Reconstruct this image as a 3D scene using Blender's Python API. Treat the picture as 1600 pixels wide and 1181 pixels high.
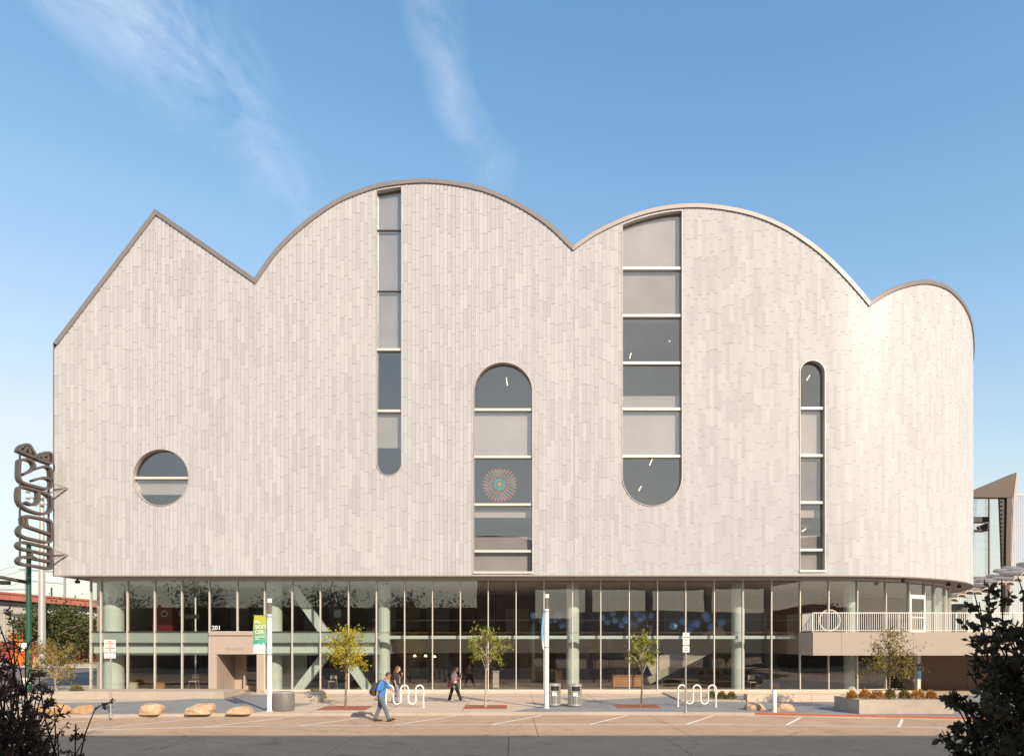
import bpy, bmesh, math, random
from mathutils import Vector, Matrix

random.seed(7)
R = math.radians
sc = bpy.context.scene
for o in list(bpy.data.objects):
    bpy.data.objects.remove(o)
COL = sc.collection

# ------------------------------------------------------------------ camera
F, CX, CY = 1067.0, 800.0, 1006.0          # focal length in photo pixels, vanishing point
CAMY, H = -37.6, 2.8
cam = bpy.data.cameras.new('camera'); camo = bpy.data.objects.new('camera', cam); COL.objects.link(camo)
camo.location = (0, CAMY, H); camo.rotation_euler = (R(90), 0, 0)
cam.sensor_fit = 'HORIZONTAL'; cam.sensor_width = 36.0; cam.lens = 36.0 * F / 1600.0
cam.shift_y = (CY - 590.5) / 1600.0
cam.clip_start = 0.1; cam.clip_end = 3000
sc.camera = camo

# ------------------------------------------------------------------ light
SUN_AZ, SUN_EL = 31.5, 28.0                # degrees to the right of the camera's back, height
sdir = Vector((math.sin(R(SUN_AZ)) * math.cos(R(SUN_EL)), -math.cos(R(SUN_AZ)) * math.cos(R(SUN_EL)), math.sin(R(SUN_EL))))
sl = bpy.data.lights.new('sun', 'SUN'); slo = bpy.data.objects.new('sun', sl); COL.objects.link(slo)
sl.energy = 2.75; sl.angle = R(0.5); sl.color = (1.0, 0.90, 0.77)
slo.rotation_euler = sdir.to_track_quat('Z', 'Y').to_euler(); slo.location = sdir * 60

w = bpy.data.worlds.new('World'); sc.world = w; w.use_nodes = True
nt = w.node_tree; nt.nodes.clear()
def N(t, tree=None, **kw):
    n = (tree or nt).nodes.new(t)
    for k, v in kw.items(): setattr(n, k, v)
    return n
L = nt.links.new
def M(op, a, b=None, c=None, clamp=False, tree=None):
    t = tree or nt
    n = t.nodes.new('ShaderNodeMath'); n.operation = op; n.use_clamp = clamp
    for i, v in enumerate((a, b, c)):
        if v is None: continue
        if isinstance(v, (int, float)): n.inputs[i].default_value = v
        else: t.links.new(v, n.inputs[i])
    return n.outputs[0]
SKY_G, SKY_K, SKY_P = 1.04, 0.25, 1.35
sky = N('ShaderNodeTexSky'); sky.sky_type = 'NISHITA'; sky.sun_disc = False
sky.sun_elevation = R(SUN_EL); sky.sun_rotation = math.atan2(sdir.x, sdir.y)
sky.altitude = 0; sky.air_density = 1.0; sky.dust_density = 0.4; sky.ozone_density = 1.0
tc = N('ShaderNodeTexCoord'); sep = N('ShaderNodeSeparateXYZ'); L(tc.outputs['Generated'], sep.inputs[0])
zc = M('MAXIMUM', sep.outputs[2], 0.02)
px = M('DIVIDE', sep.outputs[0], zc); py = M('DIVIDE', sep.outputs[1], zc)
# high thin cirrus: long strips that run along the y axis of a flat cloud layer
cmb = N('ShaderNodeCombineXYZ'); L(px, cmb.inputs[0]); L(M('MULTIPLY', py, 0.5), cmb.inputs[1])
nz = N('ShaderNodeTexNoise'); nz.inputs['Scale'].default_value = 6.5; nz.inputs['Detail'].default_value = 10; nz.inputs['Roughness'].default_value = 0.66; nz.inputs['Distortion'].default_value = 0.5
L(cmb.outputs[0], nz.inputs['Vector'])
nz2 = N('ShaderNodeTexNoise'); nz2.inputs['Scale'].default_value = 3.0; nz2.inputs['Detail'].default_value = 3
L(cmb.outputs[0], nz2.inputs['Vector'])
wob = M('MULTIPLY', M('SUBTRACT', nz2.outputs['Fac'], 0.5), 0.34)
def strip(c0, slope, width):
    cx_ = M('ADD', M('MULTIPLY', py, slope), c0)
    d = M('ABSOLUTE', M('ADD', M('SUBTRACT', px, cx_), wob))
    return M('SUBTRACT', 1.0, M('DIVIDE', d, width), clamp=True)
bands = M('MAXIMUM', strip(-0.76, 0.17, 0.135), M('MULTIPLY', strip(-0.345, 0.19, 0.07), 0.7))
bands = M('MAXIMUM', bands, M('MULTIPLY', strip(1.9, 0.2, 0.4), 0.8))
bands = M('MAXIMUM', bands, M('MULTIPLY', strip(-2.6, 0.2, 0.5), 0.8))
mr = N('ShaderNodeMapRange'); mr.inputs[1].default_value = 0.38; mr.inputs[2].default_value = 0.68
L(nz.outputs['Fac'], mr.inputs[0])
cl = M('MULTIPLY', M('POWER', bands, 0.75), mr.outputs[0])
fade = N('ShaderNodeMapRange'); fade.inputs[1].default_value = 1.75; fade.inputs[2].default_value = 1.15; L(M('ABSOLUTE', py), fade.inputs[0])
cl = M('MULTIPLY', M('MULTIPLY', cl, fade.outputs[0]), 0.33, clamp=True)
mix = N('ShaderNodeMix', data_type='RGBA'); L(cl, mix.inputs[0]); hs = N('ShaderNodeHueSaturation'); hs.inputs['Saturation'].default_value = 0.97; hs.inputs['Hue'].default_value = 0.487; gm = N('ShaderNodeGamma'); gm.inputs[1].default_value = SKY_P; L(sky.outputs[0], gm.inputs[0]); L(gm.outputs[0], hs.inputs['Color']); bw0 = N('ShaderNodeRGBToBW'); L(gm.outputs[0], bw0.inputs[0]); smr = N('ShaderNodeMapRange'); smr.inputs[1].default_value = 1.4; smr.inputs[2].default_value = 7.0; smr.inputs[3].default_value = 1.06; smr.inputs[4].default_value = 0.5; L(bw0.outputs[0], smr.inputs[0]); L(smr.outputs[0], hs.inputs['Saturation']); bw = N('ShaderNodeRGBToBW'); L(hs.outputs[0], bw.inputs[0])          # soft shoulder: keeps the bright horizon from burning out
sh_ = M('DIVIDE', SKY_G, M('ADD', 1.0, M('MULTIPLY', bw.outputs[0], SKY_K)))
vm = N('ShaderNodeVectorMath', operation='SCALE'); L(hs.outputs[0], vm.inputs[0]); L(sh_, vm.inputs['Scale']); L(vm.outputs[0], mix.inputs[6]); mix.inputs[7].default_value = (4.2, 4.5, 5.0, 1)
bg = N('ShaderNodeBackground'); bg.inputs[1].default_value = 0.15; L(mix.outputs[2], bg.inputs[0])
wo = N('ShaderNodeOutputWorld'); L(bg.outputs[0], wo.inputs[0])
sc.view_settings.view_transform = 'Standard'; sc.view_settings.look = 'None'
sc.view_settings.exposure = 1.0; sc.view_settings.gamma = 1.0
sc.view_settings.use_white_balance = True; sc.view_settings.white_balance_temperature = 7300; sc.view_settings.white_balance_tint = 10
sc.render.resolution_x = 1024; sc.render.resolution_y = 755

# ------------------------------------------------------------------ helpers
def at(x, y, Y):
    D = Y - CAMY
    return Vector(((x - CX) * D / F, Y, H + (CY - y) * D / F))
SW = 0.12                                   # pavement height over the street
def gnd(x, y, z=SW):
    D = F * (H - z) / (y - CY)
    return Vector(((x - CX) * D / F, D + CAMY, z))

MATS = {}
def mat(name, col, rough=0.6, metal=0.0, spec=0.5, noise=0.0, nscale=3.0, bump=0.0, bscale=40.0, col2=None, tone=0.0, trans=0.0, emit=0.0, coat=0.0):
    if name in MATS: return MATS[name]
    m = bpy.data.materials.new(name); m.use_nodes = True
    t = m.node_tree; b = t.nodes['Principled BSDF']
    b.inputs['Roughness'].default_value = rough; b.inputs['Metallic'].default_value = metal
    b.inputs['Specular IOR Level'].default_value = spec
    if coat: b.inputs['Coat Weight'].default_value = coat; b.inputs['Coat Roughness'].default_value = 0.15
    c = (*col, 1); b.inputs['Base Color'].default_value = c
    out = None
    if noise or col2 or tone:
        tcn = t.nodes.new('ShaderNodeTexCoord')
        nn = t.nodes.new('ShaderNodeTexNoise'); nn.inputs['Scale'].default_value = nscale; nn.inputs['Detail'].default_value = 6; nn.inputs['Roughness'].default_value = 0.6
        t.links.new(tcn.outputs['Object'], nn.inputs['Vector'])
        mx = t.nodes.new('ShaderNodeMix'); mx.data_type = 'RGBA'
        c2 = col2 if col2 else tuple(v * (1 - noise) for v in col)
        c1 = col if col2 else tuple(min(1, v * (1 + noise)) for v in col)
        mx.inputs[6].default_value = (*c1, 1); mx.inputs[7].default_value = (*c2, 1)
        r_ = t.nodes.new('ShaderNodeMapRange'); r_.inputs[1].default_value = 0.3; r_.inputs[2].default_value = 0.7
        t.links.new(nn.outputs['Fac'], r_.inputs[0])
        if tone:
            at_ = t.nodes.new('ShaderNodeAttribute'); at_.attribute_name = 'tone'
            t.links.new(at_.outputs['Fac'], mx.inputs[0])
        else:
            t.links.new(r_.outputs[0], mx.inputs[0])
        out = mx.outputs[2]
        t.links.new(out, b.inputs['Base Color'])
    if bump:
        tcn = t.nodes.new('ShaderNodeTexCoord')
        nn = t.nodes.new('ShaderNodeTexNoise'); nn.inputs['Scale'].default_value = bscale; nn.inputs['Detail'].default_value = 5
        t.links.new(tcn.outputs['Object'], nn.inputs['Vector'])
        bp = t.nodes.new('ShaderNodeBump'); bp.inputs['Strength'].default_value = bump; bp.inputs['Distance'].default_value = 0.02
        t.links.new(nn.outputs['Fac'], bp.inputs['Height']); t.links.new(bp.outputs[0], b.inputs['Normal'])
    if trans:
        tr = t.nodes.new('ShaderNodeBsdfTranslucent'); tr.inputs[0].default_value = c
        if out: t.links.new(out, tr.inputs[0])
        ms = t.nodes.new('ShaderNodeMixShader'); ms.inputs[0].default_value = trans
        t.links.new(b.outputs[0], ms.inputs[1]); t.links.new(tr.outputs[0], ms.inputs[2])
        t.links.new(ms.outputs[0], t.nodes['Material Output'].inputs[0])
    if emit:
        b.inputs['Emission Color'].default_value = c; b.inputs['Emission Strength'].default_value = emit
    MATS[name] = m
    return m

def glass_mat(name, tint, ior, warp=0.12):
    m = bpy.data.materials.new(name); m.use_nodes = True; t = m.node_tree; t.nodes.clear()
    tr = t.nodes.new('ShaderNodeBsdfTransparent'); tr.inputs[0].default_value = (*tint, 1)
    gl = t.nodes.new('ShaderNodeBsdfGlossy'); gl.inputs['Roughness'].default_value = 0.0; gl.inputs[0].default_value = (1, 1, 1, 1)
    lw = t.nodes.new('ShaderNodeLayerWeight'); lw.inputs[0].default_value = 0.5      # Schlick reflectance, the same from both sides of the sheet
    frs = M('ADD', ior, M('MULTIPLY', M('POWER', lw.outputs['Facing'], 5.0, tree=t), 1.0 - ior, tree=t), tree=t)
    tcn = t.nodes.new('ShaderNodeTexCoord'); nn = t.nodes.new('ShaderNodeTexNoise'); nn.inputs['Scale'].default_value = 0.35; nn.inputs['Detail'].default_value = 1
    t.links.new(tcn.outputs['Object'], nn.inputs['Vector'])
    bp = t.nodes.new('ShaderNodeBump'); bp.inputs['Strength'].default_value = warp; bp.inputs['Distance'].default_value = 0.05
    t.links.new(nn.outputs['Fac'], bp.inputs['Height']); t.links.new(bp.outputs[0], gl.inputs['Normal'])
    ms = t.nodes.new('ShaderNodeMixShader'); o = t.nodes.new('ShaderNodeOutputMaterial')
    t.links.new(frs, ms.inputs[0]); t.links.new(tr.outputs[0], ms.inputs[1]); t.links.new(gl.outputs[0], ms.inputs[2])
    t.links.new(ms.outputs[0], o.inputs[0])
    return m

class MB:
    def __init__(s): s.v = []; s.f = []; s.mi = []; s.tone = None; s.tn = []
    def add(s, vs, fs, mi=0, tone=0.0):
        b = len(s.v); s.v.extend([tuple(p) for p in vs])
        for f in fs: s.f.append(tuple(b + i for i in f)); s.mi.append(mi); s.tn.append(tone)
        return s
    def box(s, x0, x1, y0, y1, z0, z1, mi=0, top=1.0):
        cx, cy = (x0 + x1) / 2, (y0 + y1) / 2
        t = [(cx + (x - cx) * top, cy + (y - cy) * top, z1) for x, y in ((x0, y0), (x1, y0), (x1, y1), (x0, y1))]
        return s.add([(x0, y0, z0), (x1, y0, z0), (x1, y1, z0), (x0, y1, z0)] + t,
                     [(3, 2, 1, 0), (4, 5, 6, 7), (0, 1, 5, 4), (1, 2, 6, 5), (2, 3, 7, 6), (3, 0, 4, 7)], mi)
    def beam(s, a, b, wd, hd, mi=0, up=Vector((0, 0, 1))):
        a = Vector(a); b = Vector(b); d = (b - a).normalized()
        if abs(d.dot(up)) > 0.98: up = Vector((0, 1, 0))
        sd = d.cross(up).normalized(); u = sd.cross(d).normalized()
        vs = []
        for p in (a, b):
            for sx, sy in ((-1, -1), (1, -1), (1, 1), (-1, 1)): vs.append(p + sd * sx * wd / 2 + u * sy * hd / 2)
        return s.add(vs, [(3, 2, 1, 0), (4, 5, 6, 7), (0, 1, 5, 4), (1, 2, 6, 5), (2, 3, 7, 6), (3, 0, 4, 7)], mi)
    def tube(s, pts, rad, n=8, cap=True, mi=0, tone=0.0):
        pts = [Vector(p) for p in pts]
        if isinstance(rad, (int, float)): rad = [rad] * len(pts)
        vs = []; prev = None
        for i, p in enumerate(pts):
            d = (pts[min(i + 1, len(pts) - 1)] - pts[max(i - 1, 0)]).normalized()
            if prev is None:
                ref = Vector((0, 0, 1)) if abs(d.z) < 0.9 else Vector((0, 1, 0))
                sd = d.cross(ref).normalized()
            else:
                sd = (prev - d * prev.dot(d)).normalized()
            prev = sd; u = d.cross(sd)
            for k in range(n):
                a = 2 * math.pi * k / n
                vs.append(p + (sd * math.cos(a) + u * math.sin(a)) * rad[i])
        fs = []
        for i in range(len(pts) - 1):
            for k in range(n):
                k2 = (k + 1) % n
                fs.append((i * n + k, i * n + k2, (i + 1) * n + k2, (i + 1) * n + k))
        if cap:
            fs.append(tuple(range(n - 1, -1, -1))); e = (len(pts) - 1) * n; fs.append(tuple(range(e, e + n)))
        return s.add(vs, fs, mi, tone)
    def rings(s, rs, n=16, mi=0, cap=True):
        """rs: (centre, rx, ry) horizontal elliptical rings from bottom to top"""
        vs = []; fs = []
        for c, rx, ry in rs:
            for k in range(n):
                a = 2 * math.pi * k / n
                vs.append((c[0] + rx * math.cos(a), c[1] + ry * math.sin(a), c[2]))
        for i in range(len(rs) - 1):
            for k in range(n):
                k2 = (k + 1) % n
                fs.append((i * n + k, i * n + k2, (i + 1) * n + k2, (i + 1) * n + k))
        if cap:
            fs.append(tuple(range(n - 1, -1, -1))); e = (len(rs) - 1) * n; fs.append(tuple(range(e, e + n)))
        return s.add(vs, fs, mi)
    def ball(s, c, rx, ry=None, rz=None, n=14, m=9, mi=0, jit=0.0):
        ry = ry or rx; rz = rz or rx; c = Vector(c); vs = []; fs = []
        for i in range(m + 1):
            th = math.pi * i / m
            for k in range(n):
                a = 2 * math.pi * k / n
                j = 1 + random.uniform(-jit, jit)
                vs.append((c.x + rx * j * math.sin(th) * math.cos(a), c.y + ry * j * math.sin(th) * math.sin(a), c.z - rz * j * math.cos(th)))
        for i in range(m):
            for k in range(n):
                k2 = (k + 1) % n
                fs.append((i * n + k, i * n + k2, (i + 1) * n + k2, (i + 1) * n + k))
        return s.add(vs, fs, mi)
    def prism(s, poly, y0, y1, mi=0):
        """poly of (x, z), extruded along y"""
        n = len(poly)
        vs = [(p[0], y0, p[1]) for p in poly] + [(p[0], y1, p[1]) for p in poly]
        fs = [tuple(range(n)), tuple(range(2 * n - 1, n - 1, -1))]
        for i in range(n):
            j = (i + 1) % n; fs.append((i, i + n, j + n, j))
        return s.add(vs, fs, mi)
    def slab(s, poly, z0, z1, mi=0):
        """poly of (x, y), extruded along z"""
        n = len(poly)
        vs = [(p[0], p[1], z0) for p in poly] + [(p[0], p[1], z1) for p in poly]
        fs = [tuple(range(n - 1, -1, -1)), tuple(range(n, 2 * n))]
        for i in range(n):
            j = (i + 1) % n; fs.append((i, j, j + n, i + n))
        return s.add(vs, fs, mi)
    def mesh(s, name, mats, smooth=False, fix=True):
        me = bpy.data.meshes.new(name); me.from_pydata(s.v, [], s.f)
        for m_ in (mats if isinstance(mats, (list, tuple)) else [mats]): me.materials.append(m_)
        me.polygons.foreach_set('material_index', s.mi)
        if any(s.tn):
            a = me.attributes.new('tone', 'FLOAT', 'FACE'); a.data.foreach_set('value', s.tn)
        if fix:
            bm = bmesh.new(); bm.from_mesh(me); bmesh.ops.recalc_face_normals(bm, faces=bm.faces); bm.to_mesh(me); bm.free()
        if smooth:
            me.polygons.foreach_set('use_smooth', [True] * len(me.polygons))
            try: me.set_sharp_from_angle(angle=R(40))
            except Exception: pass
        me.update()
        return me
    def build(s, name, mats, parent=None, smooth=False, fix=True, bevel=0.0):
        return put(name, s.mesh(name, mats, smooth, fix), parent, bevel=bevel)

def put(name, me, parent=None, loc=None, bevel=0.0):
    o = bpy.data.objects.new(name, me); COL.objects.link(o)
    if loc is not None: o.location = loc
    if parent is not None:
        o.parent = parent; o.matrix_parent_inverse = Matrix.Translation(-Vector(parent['_w']))
        o['_w'] = parent['_w']
    else: o['_w'] = (0, 0, 0)
    if bevel:
        b = o.modifiers.new('bevel', 'BEVEL'); b.width = bevel; b.segments = 2; b.limit_method = 'ANGLE'
    return o
def child_of_mesh(o, parent):      # sub-part under a mesh part that sits at the world origin of its thing
    o.parent = parent; o.matrix_parent_inverse = Matrix.Identity(4)
    return o
def thing(name, label, cat, loc=(0, 0, 0), group=None):
    o = bpy.data.objects.new(name, None); COL.objects.link(o); o.location = loc; o['_w'] = tuple(loc)
    o.empty_display_size = 0.2
    return tag(o, label, cat, group)
def tag(o, label, cat, group=None):
    o['label'] = label; o['category'] = cat
    if group: o['group'] = group
    return o
def struct(o, kind='structure'):
    o['kind'] = kind; return o
def sub(name, mb, mats, part, **kw):
    """mesh part of a part (third level)"""
    o = mb.build(name, mats, None, **kw)
    o.parent = part; o.matrix_parent_inverse = Matrix.Identity(4)
    return o
def text_mesh(txt, size, depth=0.01, align='CENTER', bold=0.0):
    cu = bpy.data.curves.new('lettering', 'FONT'); cu.body = txt; cu.size = size; cu.extrude = depth; cu.align_x = align; cu.align_y = 'CENTER'; cu.offset = bold
    cu.resolution_u = 3
    o = bpy.data.objects.new('lettering', cu); COL.objects.link(o)
    dg = bpy.context.evaluated_depsgraph_get(); me = bpy.data.meshes.new_from_object(o.evaluated_get(dg))
    bpy.data.objects.remove(o)
    me.transform(Matrix.Rotation(R(90), 4, 'X'))      # stands up, reads from -Y
    return me
def lettering(txt, size, loc, m, parent, depth=0.01, align='CENTER', bold=0.0, rotz=0.0, name='lettering'):
    me = text_mesh(txt, size, depth, align, bold)
    if rotz: me.transform(Matrix.Rotation(rotz, 4, 'Z'))
    me.transform(Matrix.Translation(Vector(loc)))
    me.materials.clear(); me.materials.append(m)
    return put(name, me, parent)

# ------------------------------------------------------------------ materials
def concrete(name, c, c2, joint=None, fine=0.06, rough=0.85, worn=False):
    """cast concrete: broad blotches, fine grain, faint streaks"""
    m = bpy.data.materials.new(name); m.use_nodes = True; t = m.node_tree; b = t.nodes['Principled BSDF']
    b.inputs['Roughness'].default_value = rough; b.inputs['Specular IOR Level'].default_value = 0.12
    tcn = t.nodes.new('ShaderNodeTexCoord')
    def nse(scale, det, stretch=None):
        n = t.nodes.new('ShaderNodeTexNoise'); n.inputs['Scale'].default_value = scale; n.inputs['Detail'].default_value = det; n.inputs['Roughness'].default_value = 0.65
        if stretch:
            mp = t.nodes.new('ShaderNodeMapping'); mp.inputs['Scale'].default_value = stretch
            t.links.new(tcn.outputs['Object'], mp.inputs[0]); t.links.new(mp.outputs[0], n.inputs['Vector'])
        else: t.links.new(tcn.outputs['Object'], n.inputs['Vector'])
        return n.outputs['Fac']
    a = nse(0.35, 5); bb = nse(3.0, 6); g = nse(60, 3); st = nse(1.2, 5, (0.12, 1.5, 1))
    f = M('ADD', M('MULTIPLY', a, 0.5, tree=t), M('MULTIPLY', bb, 0.28, tree=t), tree=t)
    f = M('ADD', f, M('MULTIPLY', st, 0.22, tree=t), tree=t)
    r_ = t.nodes.new('ShaderNodeMapRange'); r_.inputs[1].default_value = 0.36; r_.inputs[2].default_value = 0.64; t.links.new(f, r_.inputs[0])
    mx = t.nodes.new('ShaderNodeMix'); mx.data_type = 'RGBA'; mx.inputs[6].default_value = (*c, 1); mx.inputs[7].default_value = (*c2, 1)
    t.links.new(r_.outputs[0], mx.inputs[0])
    hv = t.nodes.new('ShaderNodeHueSaturation'); t.links.new(mx.outputs[2], hv.inputs['Color'])
    t.links.new(M('ADD', 1 - fine * 2, M('MULTIPLY', g, fine * 4, tree=t), tree=t), hv.inputs['Value'])
    if worn:      # oil drips, tyre polish and hairline cracks
        vo = t.nodes.new('ShaderNodeTexVoronoi'); vo.feature = 'DISTANCE_TO_EDGE'; vo.inputs['Scale'].default_value = 0.16
        wn = t.nodes.new('ShaderNodeTexNoise'); wn.inputs['Scale'].default_value = 1.1; wn.inputs['Detail'].default_value = 6
        t.links.new(tcn.outputs['Object'], wn.inputs['Vector'])
        va = t.nodes.new('ShaderNodeVectorMath'); va.operation = 'MULTIPLY_ADD'; va.inputs[1].default_value = (0.9, 0.9, 0); t.links.new(wn.outputs['Color'], va.inputs[0]); t.links.new(tcn.outputs['Object'], va.inputs[2])
        t.links.new(va.outputs[0], vo.inputs['Vector'])
        crk = M('LESS_THAN', vo.outputs['Distance'], 0.0028, tree=t)
        oil = nse(0.8, 3); om = t.nodes.new('ShaderNodeMapRange'); om.inputs[1].default_value = 0.58; om.inputs[2].default_value = 0.72; t.links.new(oil, om.inputs[0])
        dk = M('ADD', M('MULTIPLY', crk, 0.4, tree=t), M('MULTIPLY', om.outputs[0], 0.42, tree=t), clamp=True, tree=t)
        mw = t.nodes.new('ShaderNodeMix'); mw.data_type = 'RGBA'; mw.inputs[7].default_value = (0.12, 0.085, 0.065, 1)
        t.links.new(dk, mw.inputs[0]); t.links.new(hv.outputs[0], mw.inputs[6]); t.links.new(mw.outputs[2], b.inputs['Base Color'])
    else: t.links.new(hv.outputs[0], b.inputs['Base Color'])
    bp = t.nodes.new('ShaderNodeBump'); bp.inputs['Strength'].default_value = 0.25; bp.inputs['Distance'].default_value = 0.01
    t.links.new(g, bp.inputs['Height']); t.links.new(bp.outputs[0], b.inputs['Normal'])
    MATS[name] = m
    return m
m_street = concrete('street_concrete', (0.54, 0.375, 0.262), (0.41, 0.28, 0.193), worn=True)
m_walk = concrete('pale_concrete_paving', (0.63, 0.50, 0.40), (0.53, 0.415, 0.33))
m_grey = concrete('grey_tinted_paving', (0.30, 0.295, 0.30), (0.22, 0.217, 0.222))
m_asph = concrete('side_street_asphalt', (0.24, 0.2, 0.18), (0.17, 0.14, 0.125))
m_cast = concrete('cast_concrete', (0.5, 0.43, 0.36), (0.36, 0.305, 0.255))
m_joint = mat('joint_filler', (0.13, 0.1, 0.085), 0.95)
m_paint = mat('white_road_paint', (0.78, 0.74, 0.68), 0.7, noise=0.1, nscale=8)
m_yellow = mat('yellow_road_paint', (0.5, 0.3, 0.06), 0.7, noise=0.15, nscale=5)
m_red = mat('red_kerb_paint', (0.42, 0.1, 0.05), 0.6, noise=0.15, nscale=6)
m_dirt = mat('desert_soil', (0.36, 0.27, 0.19), 0.95, noise=0.3, nscale=2.5, bump=0.4, bscale=30)
m_gravel = mat('planting_gravel', (0.45, 0.36, 0.28), 0.95, noise=0.35, nscale=14, bump=0.6, bscale=50)
PC = [(0.472, 0.461, 0.474), (0.449, 0.438, 0.450), (0.430, 0.419, 0.431), (0.493, 0.483, 0.496)]
def panel_mat(name, c):
    m = bpy.data.materials.new(name); m.use_nodes = True; t = m.node_tree; b = t.nodes['Principled BSDF']
    b.inputs['Roughness'].default_value = 0.36; b.inputs['Specular IOR Level'].default_value = 0.18
    tcn = t.nodes.new('ShaderNodeTexCoord')
    def nse(sc_, scale, det):
        mp = t.nodes.new('ShaderNodeMapping'); mp.inputs['Scale'].default_value = sc_; t.links.new(tcn.outputs['Object'], mp.inputs[0])
        n = t.nodes.new('ShaderNodeTexNoise'); n.inputs['Scale'].default_value = scale; n.inputs['Detail'].default_value = det; t.links.new(mp.outputs[0], n.inputs['Vector']); return n.outputs['Fac']
    big = nse((1, 1, 1), 0.16, 4); run = nse((2.2, 2.2, 0.07), 1.0, 5); fine_ = nse((1, 1, 1), 3.0, 4)
    f_ = M('ADD', M('ADD', M('MULTIPLY', big, 0.10, tree=t), M('MULTIPLY', run, 0.09, tree=t), tree=t), M('MULTIPLY', fine_, 0.05, tree=t), tree=t)
    hv = t.nodes.new('ShaderNodeHueSaturation'); hv.inputs['Color'].default_value = (*c, 1); t.links.new(M('ADD', f_, 0.885, tree=t), hv.inputs['Value']); t.links.new(hv.outputs[0], b.inputs['Base Color'])
    rg = t.nodes.new('ShaderNodeMapRange'); rg.inputs[3].default_value = 0.32; rg.inputs[4].default_value = 0.46; t.links.new(big, rg.inputs[0]); t.links.new(rg.outputs[0], b.inputs['Roughness'])
    return m
m_pan = [panel_mat('cladding_panel_tone_%d' % i, c) for i, c in enumerate(PC)]
m_back = mat('cladding_backing', (0.33, 0.295, 0.27), 0.8)
m_cope = mat('taupe_coping_metal', (0.235, 0.21, 0.21), 0.42, metal=0.3, noise=0.06, nscale=0.8)
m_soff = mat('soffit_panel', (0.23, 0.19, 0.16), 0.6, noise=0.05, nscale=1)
m_alu = mat('pale_aluminium', (0.66, 0.62, 0.57), 0.38, metal=0.25, noise=0.04, nscale=4)
m_alud = mat('dark_aluminium', (0.08, 0.07, 0.065), 0.45, metal=0.3)
m_mint = mat('mint_painted_steel', (0.60, 0.70, 0.67), 0.5, noise=0.04, nscale=1)
m_spand = mat('mint_spandrel', (0.40, 0.475, 0.45), 0.35, noise=0.04, nscale=1)
m_int = mat('interior_dark', (0.27, 0.20, 0.165), 0.8, noise=0.25, nscale=0.6)
m_intf = mat('interior_floor', (0.30, 0.235, 0.19), 0.5, noise=0.3, nscale=1)
m_ceil = mat('interior_ceiling', (0.52, 0.46, 0.42), 0.8, noise=0.1, nscale=0.5)
m_plas = mat('interior_plaster', (0.42, 0.39, 0.33), 0.8, noise=0.06, nscale=0.8)
m_port = mat('beige_portal_panel', (0.42, 0.335, 0.28), 0.55, noise=0.03, nscale=1)
m_fasc = mat('beige_fascia_panel', (0.36, 0.295, 0.255), 0.5, noise=0.03, nscale=0.7)
m_brown = mat('brown_wall_panel', (0.17, 0.115, 0.088), 0.6, noise=0.06, nscale=0.6)
m_pyl = mat('pylon_brown_steel', (0.085, 0.055, 0.042), 0.6, noise=0.06, nscale=0.6)
m_white = mat('white_enamel', (0.80, 0.77, 0.73), 0.35, noise=0.03, nscale=4)
m_steel = mat('brushed_steel', (0.56, 0.53, 0.5), 0.38, metal=0.6, noise=0.08, nscale=9)
m_galv = mat('galvanised_steel', (0.42, 0.40, 0.39), 0.5, metal=0.5, noise=0.12, nscale=12)
m_black = mat('black_plastic', (0.02, 0.018, 0.017), 0.5)
m_green = mat('green_pole_paint', (0.012, 0.085, 0.06), 0.4, noise=0.1, nscale=3)
m_sign = mat('sign_brown_metal', (0.12, 0.098, 0.092), 0.45, metal=0.4, noise=0.08, nscale=3)
m_rust = mat('rust_grate', (0.33, 0.11, 0.06), 0.8, noise=0.3, nscale=9, bump=0.3, bscale=60)
m_rock = mat('sandstone', (0.56, 0.345, 0.19), 0.9, col2=(0.38, 0.22, 0.115), nscale=2.2, bump=0.8, bscale=9)
m_rock2 = mat('pale_sandstone', (0.6, 0.43, 0.28), 0.9, col2=(0.40, 0.25, 0.15), nscale=3.5, bump=0.8, bscale=12)
m_bark = mat('bark', (0.22, 0.15, 0.1), 0.9, noise=0.3, nscale=12, bump=0.4)
m_bark2 = mat('pale_bark', (0.42, 0.33, 0.26), 0.9, noise=0.2, nscale=12, bump=0.3)
m_bark3 = mat('dark_stem_bark', (0.045, 0.026, 0.02), 0.9, noise=0.3, nscale=20)
m_leaf_y = mat('yellow_green_leaf', (0.58, 0.45, 0.03), 0.55, col2=(0.30, 0.28, 0.02), tone=1, trans=0.3)
m_leaf_g = mat('green_leaf', (0.36, 0.35, 0.04), 0.55, col2=(0.15, 0.19, 0.025), tone=1, trans=0.3)
m_leaf_o = mat('olive_leaf', (0.32, 0.235, 0.045), 0.6, col2=(0.13, 0.11, 0.022), tone=1, trans=0.25)
m_leaf_d = mat('deep_green_leaf', (0.10, 0.11, 0.02), 0.6, col2=(0.03, 0.045, 0.012), tone=1, trans=0.2)
m_leaf_s = mat('shrub_leaf', (0.24, 0.11, 0.07), 0.5, col2=(0.09, 0.05, 0.03), tone=1, trans=0.4)
m_leaf_r = mat('dark_shrub_leaf', (0.14, 0.105, 0.045), 0.5, col2=(0.06, 0.05, 0.024), tone=1, trans=0.4)
m_tuft_o = mat('orange_blossom_tuft', (0.6, 0.30, 0.06), 0.7, col2=(0.42, 0.21, 0.05), tone=1, trans=0.3)
m_tuft_g = mat('green_tuft', (0.26, 0.22, 0.04), 0.7, col2=(0.12, 0.12, 0.03), tone=1, trans=0.3)
m_glass = glass_mat('curtain_wall_glass', (0.91, 0.915, 0.90), 0.08)
m_glass2 = glass_mat('upper_window_glass', (0.90, 0.90, 0.90), 0.125, 0.7)

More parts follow.
